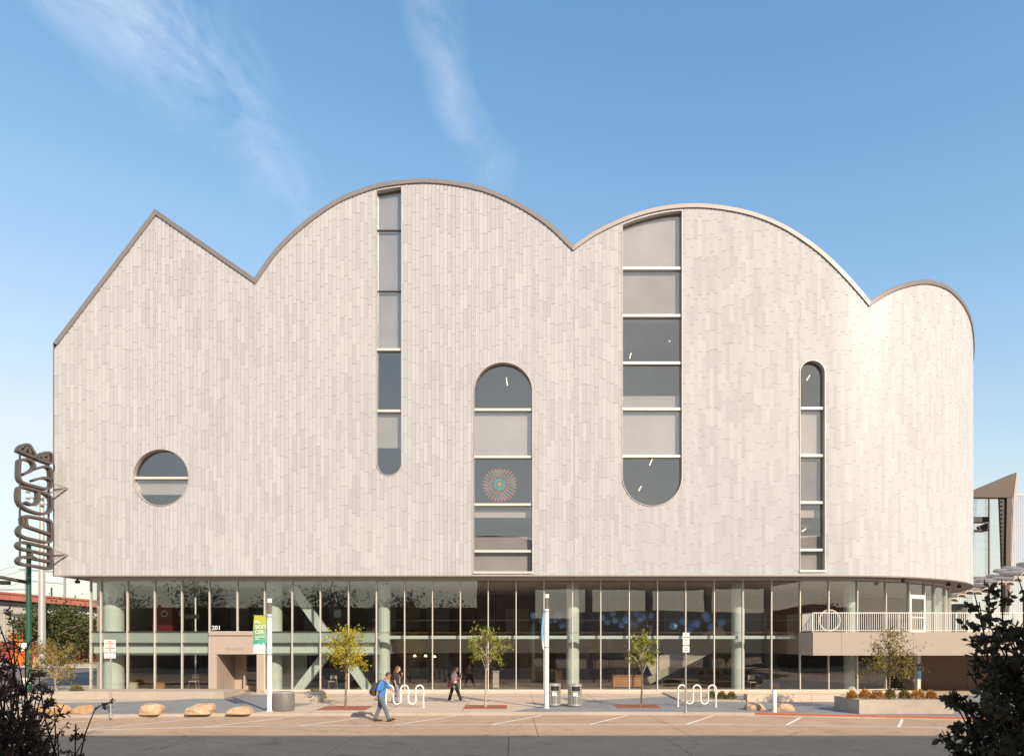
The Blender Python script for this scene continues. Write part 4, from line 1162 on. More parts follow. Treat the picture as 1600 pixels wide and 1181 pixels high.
# bollard
p = gnd(1210, 1112)
t = thing('bollard', 'white steel bollard between the two boulders', 'bollard', tuple(p))
MB().rings([((p.x, p.y, SW), .085, .085), ((p.x, p.y, SW + .86), .085, .085), ((p.x, p.y, SW + .89), .06, .06)], 22).build('post', m_white, t, smooth=True)
MB().rings([((p.x, p.y, SW), .12, .12), ((p.x, p.y, SW + .015), .115, .115)], 22).build('base_plate', m_white, t, smooth=True)

# bike racks
def bike_rack(x0, x1, y, label):
    a, b = gnd(x0, y), gnd(x1, y + 0.4)
    t = thing('bike_rack', label, 'bike rack', tuple((a + b) / 2), 'white wave bike racks')
    hw = (b - a).length / 5; d = (b - a).normalized(); r = hw / 2
    top = SW + .93 - r; low = SW + .13 + r
    pts = [a.copy(), a + Vector((0, 0, top - SW))]
    for k in range(5):
        c = a + d * (hw * (k + .5))
        up = k % 2 == 0
        for j in range(0, 9):
            an = math.pi * (1 - j / 8)
            pts.append(Vector((c.x, c.y, 0)) + d * r * math.cos(an) + Vector((0, 0, (top + r * math.sin(an)) if up else (low - r * math.sin(an)))))
    pts.append(b.copy())
    MB().tube(pts, .036, 10).build('tube', m_white, t, smooth=True)
    for q in (a, b): MB().rings([((q.x, q.y, SW), .075, .075), ((q.x, q.y, SW + .014), .07, .07)], 16).build('foot_plate', m_white, t, smooth=True)
bike_rack(603, 661.5, 1104, 'white wave bike rack behind the man in the blue shirt')
bike_rack(1059.5, 1118.5, 1103.6, 'white wave bike rack behind the tall parking sign post')

# litter bins
def litter_bin(x, y, label):
    p = gnd(x, y); X, Y = p.x, p.y; r = .30; h = .98
    t = thing('litter_bin', label, 'litter bin', tuple(p), 'slatted steel litter bins')
    MB().rings([((X, Y, SW + .05), r * .86, r * .86), ((X, Y, SW + h - .04), r * .86, r * .86)], 24).build('liner', m_black, t, smooth=True)
    MB().rings([((X, Y, SW + .0), r * .8, r * .8), ((X, Y, SW + .045), r * .82, r * .82)], 24).build('foot', m_black, t, smooth=True)
    for za, zb in ((.045, .13), (h - .1, h)):
        MB().rings([((X, Y, SW + za), r, r), ((X, Y, SW + zb), r, r)], 28).build('band', m_steel, t, smooth=True)
    MB().rings([((X, Y, SW + .45), r * .99, r * .99), ((X, Y, SW + .49), r * .99, r * .99)], 28, cap=False).build('band', m_steel, t, smooth=True)
    for k in range(26):
        an = 2 * math.pi * k / 26
        d = Vector((math.cos(an), math.sin(an), 0)); s_ = Vector((-d.y, d.x, 0))
        dirf = d.dot(Vector((0.05, -1, 0)).normalized())
        ztop = h - .1 if dirf < .82 else h - .33
        c = Vector((X, Y, SW)) + d * r * .985
        vs = [c + s_ * sx * .022 + d * dd + Vector((0, 0, zz)) for zz in (.13, ztop) for sx, dd in ((-1, 0), (1, 0), (1, -.01), (-1, -.01))]
        MB().add(vs, [(3, 2, 1, 0), (4, 5, 6, 7), (0, 1, 5, 4), (1, 2, 6, 5), (2, 3, 7, 6), (3, 0, 4, 7)]).build('slat', m_steel, t)
    # collar round the opening
    for za, zb in ((h - .335, h - .30),):
        MB().box(X - .17, X + .19, Y - r - .005, Y - r + .05, SW + za, SW + zb).build('opening_lip', m_steel, t)
    MB().box(X - .10, X + .10, Y - r - .014, Y - r - .002, SW + .47, SW + .62).build('notice', m_white, t)
litter_bin(865.5, 1102.5, 'slatted steel litter bin right behind the white lamp post')
litter_bin(898, 1103.5, 'slatted steel litter bin standing free before the mint column')
p = gnd(443, 1110); X, Y = p.x, p.y
t = thing('waste_drum', 'dark grey rounded waste container beside the banner lamp post', 'litter bin', tuple(p))
m_dgrey = mat('dark_grey_moulding', (0.17, 0.15, 0.145), 0.55, noise=0.1, nscale=5)
MB().rings([((X, Y, SW), .40, .36), ((X, Y, SW + .06), .43, .39), ((X, Y, SW + .66), .43, .39), ((X, Y, SW + .69), .41, .37)], 30).build('drum', m_dgrey, t, smooth=True)
for k in range(30):
    an = 2 * math.pi * k / 30
    MB().tube([(X + .432 * math.cos(an), Y + .392 * math.sin(an), SW + .07), (X + .432 * math.cos(an), Y + .392 * math.sin(an), SW + .64)], .008, 4).build('rib', m_dgrey, t)
MB().rings([((X, Y, SW + .69), .42, .38), ((X, Y, SW + .73), .44, .40), ((X, Y, SW + .78), .40, .36)], 30).build('lid', m_galv, t, smooth=True)

# low walls, seat, planter
def cast_box(nm, label, cat, x0, x1, y0, y1, z1, splits=(), m=m_cast):
    t = thing(nm, label, cat, ((x0 + x1) / 2, (y0 + y1) / 2, SW))
    xs_ = [x0] + list(splits) + [x1]
    for a, b in zip(xs_, xs_[1:]):
        MB().box(a + .004, b - .004, y0, y1, SW - .02, z1).build('block', m, t, bevel=.012)
    return t
cast_box('seat_wall', 'low cast concrete seat wall behind the two right boulders', 'wall', 10.95, 15.3, -5.8, -5.3, .47, (12.85, 13.95), m_walk)
cast_box('corner_wall', 'low concrete planting wall below the left corner glass', 'wall', -24.6, -14.2, -3.95, -3.6, .47, (-20.6, -17.2), m_cast)
cast_box('bench_block', 'concrete bench block beside the dark waste container', 'bench', -10.2, -8.85, -6.6, -5.4, .56, (), m_cast)
bed = MB().slab([(-24.5, -3.6), (-14.3, -3.6), (-14.6, -0.2), (-24.5, -0.2)], .1, .36).build('planting_bed', m_gravel); struct(bed)
bed = MB().slab([(-28, .2), (-24.5, -3.0), (-23.4, -3.5), (-23.4, 6), (-25, 6)], .1, .3).build('planting_bed', m_gravel); struct(bed)
struct(MB().slab([(7.9, -5.6), (10.9, -5.75), (10.9, -.3), (8.2, -.3)], .1, .19).build('planting_bed', m_gravel))
pl = thing('concrete_planter', 'long cast concrete planter with orange tufts at the right', 'planter', (15.2, -10.4, SW))
pxl, pxr, pyf, pyb, pz = 13.35, 16.95, -11.35, -9.3, .67
outer = [(pxl, pyf), (pxr - .15, pyf), (pxr + .25, pyf + .35), (pxr + .25, pyb), (pxl, pyb)]
def inset_poly(pl_, t_):
    out = []
    n_ = len(pl_)
    for i in range(n_):
        a, b, c = Vector(pl_[i - 1]), Vector(pl_[i]), Vector(pl_[(i + 1) % n_])
        d1, d2 = (b - a).normalized(), (c - b).normalized(); n1, n2 = Vector((-d1.y, d1.x)), Vector((-d2.y, d2.x)); m_ = (n1 + n2); m_ = m_ / m_.length_squared * 2
        out.append((b.x + m_.x * t_, b.y + m_.y * t_))
    return out
inn = inset_poly(outer, .16)
for i in range(len(outer)):
    j = (i + 1) % len(outer)
    MB().slab([outer[i], outer[j], inn[j], inn[i]], SW - .02, pz).build('side', m_cast, pl)
MB().box(pxl + .1, pxr + .1, pyf + .1, pyb - .1, SW, pz - .07).build('soil', m_gravel, pl)

# boulders
def boulder(x0, x1, ytop, ybot, m, label, seed, flat=0.35):
    rnd = random.Random(seed)
    a = gnd(x0, ybot); b = gnd(x1, ybot); c = (a + b) / 2; s = F / (c.y - CAMY); wd = (b.x - a.x) / 2 * .92; h = (ybot - ytop) / s * .86
    bm = bmesh.new(); bmesh.ops.create_cube(bm, size=2)
    bmesh.ops.subdivide_edges(bm, edges=bm.edges, cuts=4, use_grid_fill=True)
    ph = [rnd.uniform(0, 6) for _ in range(6)]
    dp = min(wd * .8, .42)
    for v in bm.verts:
        q = v.co.normalized() * 1.35
        v.co = v.co.lerp(q, flat)
    # break the block with random cleavage planes
    for _ in range(16):
        nrm = Vector((rnd.gauss(0, 1), rnd.gauss(0, 1), abs(rnd.gauss(.35, .7)))).normalized(); dlim = rnd.uniform(.84, 1.12)
        for v in bm.verts:
            e = v.co.dot(nrm) - dlim
            if e > 0: v.co -= nrm * e
    for v in bm.verts:
        st_ = .035 * (1 if math.sin(v.co.z * 9 + ph[0]) > .3 else 0)
        v.co.x *= (1 - st_) * .97; v.co.y *= 1 - st_
        v.co += Vector((rnd.uniform(-.03, .03), rnd.uniform(-.03, .03), rnd.uniform(-.03, .03)))
    zmin = min(v.co.z for v in bm.verts); zmax = max(v.co.z for v in bm.verts)
    for v in bm.verts:
        v.co = Vector((c.x + v.co.x * wd, c.y + dp + v.co.y * dp, SW - .03 + (v.co.z - zmin) / (zmax - zmin) * (h + .03)))
    me = bpy.data.meshes.new('boulder'); bm.to_mesh(me); bm.free(); me.materials.append(m)
    o = put('boulder', me); tag(o, label, 'boulder', 'sandstone boulders along the kerb'); 
    return o
boulder(44, 100, 1096, 1117, m_rock, 'long orange sandstone boulder half hidden by the left shrub', 1)
boulder(109, 137, 1099, 1115, m_rock, 'small orange sandstone boulder left of the first sign post', 2)
boulder(205, 249, 1097, 1116, m_rock2, 'large blocky sandstone boulder right of the first sign post', 3, .28)
boulder(285, 328, 1097, 1115.5, m_rock2, 'blocky sandstone boulder with a notched top left of the portal', 4, .28)
boulder(349, 391, 1102, 1115, m_rock2, 'low flat sandstone boulder in front of the entrance portal', 5, .25)
boulder(1166, 1200, 1096, 1109.5, m_rock2, 'squat sandstone boulder left of the white bollard', 6, .3)
boulder(1212, 1246, 1097, 1111, m_rock2, 'rounded sandstone boulder right of the white bollard', 8, .4)

# tree grates
def grate(x0, x1, y0, y1, label):
    a, b, c = gnd(x0, y1), gnd(x1, y1), gnd(x0, y0)
    t = thing('tree_grate', label, 'tree grate', tuple((a + b) / 2), 'rusty tree grates'); xa, xb, ya, yb = a.x, b.x, a.y, c.y
    z0, z1 = SW + .004, SW + .018
    MB().box(xa, xb, ya, yb, z0, z0 + .004).build('soil', m_rust, t)
    n = 14
    for k in range(n):
        x = xa + (xb - xa) * (k + .5) / n
        MB().box(x - (xb - xa) / n * .34, x + (xb - xa) / n * .34, ya + .06, yb - .06, z0 + .004, z1).build('bar', m_rust, t)
    for q in ((xa, xb, ya, ya + .055), (xa, xb, yb - .055, yb)): MB().box(*q, z0 + .004, z1 + .002).build('frame', m_rust, t)
grate(494, 570, 1103, 1109, 'rusty square tree grate under the yellow street tree')
grate(723, 792, 1101.5, 1107, 'rusty square tree grate under the middle street tree')
grate(966, 1036, 1100.5, 1105.8, 'rusty square tree grate under the right street tree')

# ------------------------------------------------------------------ trees and plants
def leaf_quad(mb, p, ln, wd, rnd, tone, droop=0.0, dirn=None):
    d = Vector((rnd.gauss(0, 1), rnd.gauss(0, 1), rnd.gauss(0, 1) - droop)) if dirn is None else dirn + Vector((rnd.gauss(0, .35), rnd.gauss(0, .35), rnd.gauss(0, .35)))
    d.normalize()
    s_ = d.cross(Vector((rnd.gauss(0, 1), rnd.gauss(0, 1), rnd.gauss(0, 1)))).normalized() * wd / 2
    fold = d.cross(s_).normalized() * wd * .15
    m_ = p + d * ln * .45
    mb.add([p, m_ + s_ + fold, p + d * ln, m_ - s_ + fold], [(0, 1, 2), (0, 2, 3)], 0, tone)
def make_tree(name, label, base, spread, h, trunk_h, rt, m_bark_, m_leaf, n_limb, n_leaf, seed, lean=0, leaf=(.09, .055), shape='oval', droop=0.0, group=None, sub_n=4, clump=.16, cat='tree'):
    rnd = random.Random(seed); base = Vector(base)
    t = thing(name, label, cat, tuple(base), group)
    tr = MB(); top = base + Vector((lean, 0, trunk_h))
    tr.tube([base, base + Vector((lean * .3 + rnd.uniform(-.02, .02), 0, trunk_h * .4)), top], [rt * 1.25, rt, rt * .8], 9)
    tips = []
    for i in range(n_limb):
        an = 2 * math.pi * (i * .382 + rnd.uniform(-.06, .06)); f = (i + .5) / n_limb
        z0 = trunk_h * (.92 + .08 * f) + (h - trunk_h) * .55 * f * f
        if shape == 'oval': rad = spread * (math.sin(math.pi * (.22 + .70 * f)) ** .8); zt_ = trunk_h + (h - trunk_h) * (.18 + .82 * f)
        elif shape == 'round': rad = spread * (math.sin(math.pi * (.3 + .62 * f)) ** .6); zt_ = trunk_h + (h - trunk_h) * (.1 + .88 * f)
        else: rad = spread * (1.0 - .82 * f) ** .8; zt_ = trunk_h + (h - trunk_h) * (.05 + .95 * f)
        rad *= rnd.uniform(.75, 1.12)
        p0 = base + Vector((lean, 0, z0)); p3 = base + Vector((lean + rad * math.cos(an), rad * math.sin(an), zt_ - droop * rad * .5))
        p1 = p0.lerp(p3, .4) + Vector((0, 0, .18 * (h - trunk_h) * (1 - f) + .05)); p2 = p0.lerp(p3, .75) + Vector((rnd.uniform(-.04, .04), rnd.uniform(-.04, .04), .08 * (h - trunk_h) * (1 - f)))
        tr.tube([p0, p1, p2, p3], [rt * .5, rt * .34, rt * .2, rt * .06], 6)
        for k in range(sub_n):
            q = p1.lerp(p3, rnd.uniform(.1, 1)) if k else p3
            e = q + Vector((rnd.gauss(0, 1), rnd.gauss(0, 1), rnd.gauss(.15 - droop, .7))) * spread * .22
            tr.tube([q, e], [rt * .12, rt * .04], 4); tips.append((q, e))
    # leader
    p3 = base + Vector((lean, 0, h)); tr.tube([top, top.lerp(p3, .5) + Vector((.03, 0, 0)), p3], [rt * .7, rt * .35, rt * .08], 7)
    for k in range(sub_n * 2): q = top.lerp(p3, rnd.uniform(.45, 1)); tips.append((q, q + Vector((rnd.gauss(0, 1), rnd.gauss(0, 1), rnd.gauss(0.3, .5))) * spread * .2))
    tr.build('trunk', m_bark_, t, smooth=True)
    cr = MB(); tw = [rnd.uniform(.5, 1.4) for _ in tips]; tt = [rnd.random() for _ in tips]
    idx = rnd.choices(range(len(tips)), tw, k=n_leaf)
    for i in idx:
        a, b = tips[i]; p = a.lerp(b, rnd.uniform(.1, 1.15)) + Vector((rnd.gauss(0, 1), rnd.gauss(0, 1), rnd.gauss(0, 1) - droop)) * clump * spread * rnd.random()
        sc_ = rnd.uniform(.7, 1.25)
        leaf_quad(cr, p, leaf[0] * sc_, leaf[1] * sc_, rnd, max(.01, min(1, .55 * tt[i] + .45 * rnd.random())), droop)
    cr.build('crown', m_leaf, t, fix=False)
    return t
def px_h(x, y, ytop, z=SW):
    p = gnd(x, y, z); return p, (y - ytop) * (p.y - CAMY) / F
G = 'young street trees in rusty grates'
p, h = px_h(540, 1106, 983); make_tree('young_tree', 'young yellow leaved street tree left of the man in blue', p, .95, h, 1.45, .045, m_bark, m_leaf_y, 17, 1800, 11, .02, (.105, .07), 'oval', group=G, clump=.2)
p, h = px_h(758.5, 1104.5, 980); make_tree('young_tree', 'young green street tree in the middle, left of the blue banner', p, .82, h, 1.65, .04, m_bark2, m_leaf_g, 13, 1150, 5, .02, (.105, .07), 'oval', group=G, clump=.2)
p, h = px_h(1001.5, 1104, 987); make_tree('young_tree', 'young green street tree right of the steel litter bins', p, .68, h, 1.5, .04, m_bark2, m_leaf_g, 12, 1000, 23, .06, (.105, .07), 'oval', group=G, clump=.2)
make_tree('planter_tree', 'small loose olive coloured tree in the long concrete planter', (at(1389, 1000, -10.4).x, -10.4, .6), 1.15, 2.75, .95, .04, m_bark, m_leaf_o, 22, 1900, 9, .03, (.11, .045), 'cone', .35, clump=.2)
p = Vector((-23.6, -2.2, .36)); make_tree('corner_tree', 'small sunlit bushy tree in the bed at the left glass corner', p, 1.15, 2.6, .55, .04, m_bark2, m_leaf_o, 18, 2000, 31, -.1, (.12, .065), 'round', .1, clump=.22)
p = gnd(86, 1037.5, .12); make_tree('plaza_tree', 'dense green tree with pale trunk on the far plaza', p, 4.2, 7.2, 2.2, .3, m_bark2, m_leaf_d, 30, 5200, 41, 0, (.42, .3), 'round', clump=.24, sub_n=6)
p = gnd(140, 1034.0, .12); make_tree('plaza_tree', 'dark shaded tree close behind the left glass corner', p, 3.0, 6.6, 1.6, .25, m_bark, m_leaf_d, 20, 2600, 43, 0, (.42, .3), 'round', clump=.24, sub_n=5)

def tuft(name, label, x, Y, z, r, h, m, seed, group, n=420, cat='shrub'):
    rnd = random.Random(seed); t = thing(name, label, cat, (x, Y, z), group)
    st = MB(); lf = MB()
    for k in range(9):
        an = 2 * math.pi * k / 9; st.tube([(x + .03 * math.cos(an), Y + .03 * math.sin(an), z - .02), (x + r * .55 * math.cos(an), Y + r * .55 * math.sin(an), z + h * .6)], [.008, .004], 4)
    for k in range(n):
        an = rnd.uniform(0, 6.283); ph = math.acos(rnd.uniform(0, 1)); q = rnd.uniform(.55, 1.0)
        d = Vector((math.sin(ph) * math.cos(an), math.sin(ph) * math.sin(an), math.cos(ph)))
        p = Vector((x + d.x * r * q, Y + d.y * r * q, z + .04 + d.z * h * q * .9))
        leaf_quad(lf, p, rnd.uniform(.07, .13), rnd.uniform(.025, .045), rnd, max(.01, rnd.random()), 0, d + Vector((0, 0, .5)))
    st.build('stems', m_bark, t); lf.build('foliage', m, t, fix=False)
lab = ['leftmost orange flowering tuft in the long planter', 'second orange tuft from the left in the long planter', 'third orange tuft in the long planter, left of its tree', 'green tuft at the foot of the planter tree', 'green tuft just right of the planter tree', 'orange green tuft second from the right in the long planter', 'rightmost orange tuft in the long planter']
for k, (x, mm) in enumerate(zip((1331, 1352, 1371, 1391, 1413, 1434, 1455), (m_tuft_o, m_tuft_o, m_tuft_o, m_tuft_g, m_tuft_g, m_tuft_o, m_tuft_o))):
    q = at(x, 1085, -10.6 + .12 * (k % 2))
    tuft('flowering_tuft', lab[k], q.x, q.y, pz - .06, .17 + .025 * (k % 3), .34 + .04 * (k % 2), mm, 60 + k, 'tufts in the long planter')
for k, (x, Y) in enumerate(((1112, -4.6), (1128, -5.0), (1143, -5.2))):
    q = at(x, 1085, Y); tuft('low_shrub', ['leftmost small green shrub by the right bike rack', 'middle small green shrub left of the seat wall', 'small green shrub touching the end of the seat wall'][k], q.x, Y, .17, .2, .36, m_tuft_g, 80 + k, 'small shrubs beside the seat wall')
q = at(493, 1085, -4.6); tuft('desert_shrub', 'olive spiky shrub behind the concrete bench block', q.x, -4.6, SW, .5, .55, m_leaf_o, 90, None, 700)
q = at(120, 1085, -2.9); tuft('desert_shrub', 'yellowish grass clump at the foot of the corner tree', q.x, -2.9, .34, .3, .35, m_tuft_g, 91, None, 500)

# two tall shrubs near the camera, in the shade of the building opposite
def near_shrub(name, label, roots, m_leaf, seed, leaf, targets, n_per, spread):
    rnd = random.Random(seed); t = thing(name, label, 'shrub', tuple(roots[0]))
    st = MB(); lf = MB()
    for (x, y, Dt) in targets:
        e = at(x, y, CAMY + Dt); r0 = Vector(rnd.choice(roots))
        mid = r0.lerp(e, .5) + Vector((rnd.uniform(-.15, .15), rnd.uniform(-.15, .15), .15)); m2 = r0.lerp(e, .8) + Vector((rnd.uniform(-.1, .1), rnd.uniform(-.1, .1), .05))
        st.tube(smooth3([r0, mid, m2, e]), [.017, .015, .013, .012, .011, .009, .007, .006, .005, .004][:10], 5)
        for b in range(rnd.randint(4, 7)):
            q = m2.lerp(e, rnd.uniform(-.6, 1)); dr = Vector((rnd.gauss(0, 1), rnd.gauss(0, 1), rnd.gauss(.35, .6))).normalized()
            ln = rnd.uniform(.4, 1.0) * spread; w_ = q + dr * ln
            st.tube([q, q.lerp(w_, .5) + Vector((0, 0, .02)), w_], [.005, .004, .002], 4)
            for k in range(n_per):
                f = rnd.uniform(.15, 1.02); p = q.lerp(w_, f)
                d = (dr * .5 + Vector((rnd.gauss(0, .7), rnd.gauss(0, .7), rnd.gauss(.1, .6)))).normalized()
                sc_ = rnd.uniform(.7, 1.2); L_, W_ = leaf[0] * sc_, leaf[1] * sc_
                s_ = d.cross(Vector((rnd.gauss(0, 1), rnd.gauss(0, 1), rnd.gauss(0, 1)))).normalized() * W_ / 2; up = d.cross(s_).normalized() * W_ * .2
                lf.add([p, p + d * L_ * .3 + s_ * .8 + up, p + d * L_ * .65 + s_ + up, p + d * L_, p + d * L_ * .65 - s_ + up, p + d * L_ * .3 - s_ * .8 + up], [(0, 1, 2, 3), (0, 3, 4, 5)], 0, max(.01, rnd.random()))
    st.build('stems', m_bark3, t); lf.build('foliage', m_leaf, t, fix=False)
def smooth3(pts):
    out = []
    for i in range(len(pts) - 1):
        p0 = pts[max(i - 1, 0)]; p1 = pts[i]; p2 = pts[i + 1]; p3 = pts[min(i + 2, len(pts) - 1)]
        for k in range(3):
            t = k / 3; out.append(.5 * ((2 * p1) + (p2 - p0) * t + (2 * p0 - 5 * p1 + 4 * p2 - p3) * t * t + (3 * p1 - p0 - 3 * p2 + p3) * t ** 3))
    out.append(pts[-1]); return out
rnd = random.Random(3)
tg = []
for k in range(78):
    x = rnd.uniform(-130, 40) if rnd.random() < .75 else rnd.uniform(20, 95); lim = 955 + max(0, x) * 1.15 if x < 60 else 1060
    tg.append((x, lim + rnd.random() ** .8 * (1200 - lim), rnd.uniform(5.3, 6.7)))
tg += [(150, 1104, 5.9), (100, 1100, 5.9), (118, 1130, 6), (85, 1105, 5.8), (70, 1070, 6), (60, 1050, 6), (128, 1160, 5.8), (40, 1010, 6.2), (20, 975, 6.3), (90, 1150, 6)]
near_shrub('foreground_shrub', 'dark reddish twiggy shrub at the bottom left close to the camera', [(-4.6, CAMY + 6.1, 0), (-4.9, CAMY + 5.8, 0), (-4.35, CAMY + 6.3, 0), (-3.9, CAMY + 6.0, 0)], m_leaf_s, 17, (.046, .017), tg, 17, .22)
tg = []
for k in range(58):
    y = rnd.uniform(905, 1220); lo = 1545 - (y - 905) * .28 + rnd.uniform(-10, 20); x = rnd.uniform(max(1487, lo), 1720)
    tg.append((x, y, rnd.uniform(4.6, 5.9)))
tg += [(1522, 925, 5.2), (1512, 1045, 5.3), (1490, 1092, 5.2), (1535, 1000, 5.2), (1480, 1140, 5.1), (1500, 1165, 5.2), (1530, 940, 5.4), (1565, 905, 5.2), (1590, 900, 5.2), (1492, 1075, 5.0), (1500, 1085, 5.0)]
near_shrub('foreground_shrub', 'nearly black leafy shrub at the right edge close to the camera', [(4.1, CAMY + 5.3, 0), (4.35, CAMY + 5.0, 0), (3.9, CAMY + 5.1, 0), (4.6, CAMY + 5.4, 0)], m_leaf_r, 29, (.062, .033), tg, 20, .24)

# ------------------------------------------------------------------ left background
p = gnd(45, 1085)
t = thing('signal_pole', 'dark green street pole at the left corner with a long arm', 'pole', tuple(p))
X, Y = p.x, p.y; topz = at(45, 850, Y).z
MB().rings([((X, Y, SW), .22, .22), ((X, Y, SW + .05), .22, .22), ((X, Y, SW + .06), .15, .15), ((X, Y, 4.4), .125, .125), ((X, Y, topz), .11, .11), ((X, Y, topz + .05), .05, .05)], 16).build('shaft', m_green, t, smooth=True)
az_ = at(45, 910, Y).z
MB().tube([(X, Y, az_), (X - 1.6, Y - 1.0, az_ + .35), (X - 4.5, Y - 2.8, az_ + .6)], [.1, .085, .06], 10).build('arm', m_black, t, smooth=True)
MB().box(X - 1.05, X - .6, Y - .75, Y - .45, az_ - .16, az_ + .04).build('luminaire', m_black, t, bevel=.03)
MB().tube([(X, Y, at(0, 920.5, Y).z), (X - 2.5, Y + .2, at(0, 921, Y).z)], .025).build('stay', m_galv, t)
MB().box(X - .34, X + .02, Y - .22, Y - .19, at(0, 1016, Y).z, at(0, 1004, Y).z).build('notice_plate', m_white, t)
for dx_ in (-.17, .06): MB().box(X + dx_, X + dx_ + .14, Y - .3, Y - .12, at(0, 1067, Y).z, at(0, 1058, Y).z).build('push_button_box', m_white, t, bevel=.01)
# light mast
Y = 42.0
p = at(65.5, 960, Y)
t = thing('light_mast', 'tall silver floodlight mast behind the brown letter sign', 'mast', (p.x, Y, .1))
za = at(65, 765, Y).z
MB().rings([((p.x, Y, .1), .42, .42), ((p.x, Y, za * .5), .33, .33), ((p.x, Y, za), .22, .22)], 18).build('shaft', m_steel, t, smooth=True)
for k in range(3):
    MB().beam((p.x - 1.6, Y - .1, za - .2 - k * .75), (p.x + 1.3, Y - .1, za - .2 - k * .75), .1, .1).build('crossarm', m_galv, t)
    for j in range(4): MB().rings([((p.x - 1.4 + j * .8, Y - .3, za - .45 - k * .75), .2, .2), ((p.x - 1.4 + j * .8, Y - .3, za - .25 - k * .75), .26, .26)], 10).build('floodlight', m_galv, t, smooth=True)
# red steel viaduct
m_rsteel = mat('red_brown_steel', (0.33, 0.105, 0.075), 0.6, noise=0.12, nscale=0.5)
m_lcon = mat('grey_precast', (0.36, 0.33, 0.31), 0.8, noise=0.15, nscale=0.4)
a, b = at(-160, 911, 62), at(190, 941.5, 88); dv = b - a
t = thing('steel_viaduct', 'long red brown steel viaduct crossing far behind the street', 'bridge', tuple(a))
def vq(f, z): q = a + dv * f; q.z = z; return q
zt0, zt1 = a.z, b.z
MB().beam(a + Vector((0, 0, -.15)), b + Vector((0, 0, -.15)), 3.0, .3).build('deck_edge', m_rsteel, t)
n = 14
for k in range(n):
    q0, q1 = a + dv * ((k + .01) / n), a + dv * ((k + .99) / n)
    MB().beam(q0 + Vector((0, 0, -.78)), q1 + Vector((0, 0, -.78)), 2.6, .92).build('girder_panel', m_rsteel, t)
MB().beam(a + Vector((0, .3, -1.75)), b + Vector((0, .3, -1.75)), 1.8, .8).build('underside', m_black, t)
for x in (60, -60, 175):
    f = (x + 160) / 350.0; q = a + dv * f
    MB().rings([((q.x, q.y, .0), .45, .45), ((q.x, q.y, q.z - 1.3), .45, .45)], 14).build('pier', m_white, t, smooth=True)
# precast stand behind
t = thing('precast_stand', 'grey precast grandstand under the red viaduct', 'building', tuple(at(20, 1010, 100)))
w0 = at(-220, 944, 104); w1 = at(74, 944, 104); z0 = 0; zb = at(0, 948, 104).z
for k in range(9):
    x0 = w0.x + (w1.x - w0.x) * k / 9; x1 = w0.x + (w1.x - w0.x) * (k + 1) / 9
    MB().box(x0 + .06, x1 - .06, 104, 105, 0, zb - 1.4).build('wall_panel', m_lcon, t)
    MB().box(x0 - .12, x0 + .12, 103.6, 104.2, 0, zb).build('fin', m_plas, t)
for k in range(5): MB().box(w0.x, w1.x - k * .4, 105.2 + k * 1.2, 106.3 + k * 1.2, zb - 2.2 + k * .6, zb - 1.7 + k * .6).build('tier', m_lcon, t)
MB().beam(at(-40, 934, 102), at(42, 956, 102), .5, .6).build('raker', m_lcon, t)
# press box
p0, p1 = at(75, 948, 92), at(107, 962, 92)
t = thing('press_box', 'small white glazed press box below the red viaduct', 'building', (p0.x, 92, p1.z))
MB().box(p0.x, p1.x, 92, 96, at(0, 962, 92).z, at(0, 958.5, 92).z).build('deck', m_white, t)
MB().box(p0.x, p1.x, 92.4, 96, at(0, 949, 92).z, at(0, 946.5, 92).z).build('roof', m_dgrey, t)
MB().box(p0.x + .1, p1.x - .1, 93, 95.8, at(0, 958.4, 92).z, at(0, 949.1, 92).z).build('room', m_ceil, t)
for k in range(5):
    x0 = p0.x + .1 + (p1.x - p0.x - .2) * k / 5
    MB().box(x0 + .06, x0 + (p1.x - p0.x - .2) / 5 - .06, 92.94, 92.99, at(0, 955.5, 92).z, at(0, 951, 92).z).build('window', m_black, t)
for x in (p0.x + .3, p1.x - .3): MB().box(x - .12, x + .12, 93, 93.3, 0, at(0, 962, 92).z).build('leg', m_white, t)
# gantry with overhead wires
t = thing('rail_gantry', 'slim silver gantry with overhead wires above the viaduct', 'gantry', tuple(at(100, 940, 95)))
for x in (40.5, 101):
    q = at(x, 880, 95); MB().box(q.x - .18, q.x + .18, 94.9, 95.2, 0, at(0, 886 if x < 90 else 890, 95).z).build('mast', m_galv, t)
MB().beam(at(30, 889, 95), at(128, 897, 95), .25, .3).build('beam', m_galv, t)
MB().beam(at(40, 907, 95), at(101, 912, 95), .15, .2).build('beam', m_galv, t)
for (x0, y0, x1, y1) in ((-60, 914, 40, 890), (-60, 935, 44, 906), (-60, 902, 40, 880)):
    MB().tube([at(x0, y0, 94), at((x0 + x1) / 2, (y0 + y1) / 2 + 2, 94), at(x1, y1, 94)], .03, 4).build('wire', m_black, t)
q = at(80, 925, 96); MB().box(q.x - .12, q.x + .12, 96, 96.2, q.z - 1.5, q.z + .9).build('marker_post', m_green, t)
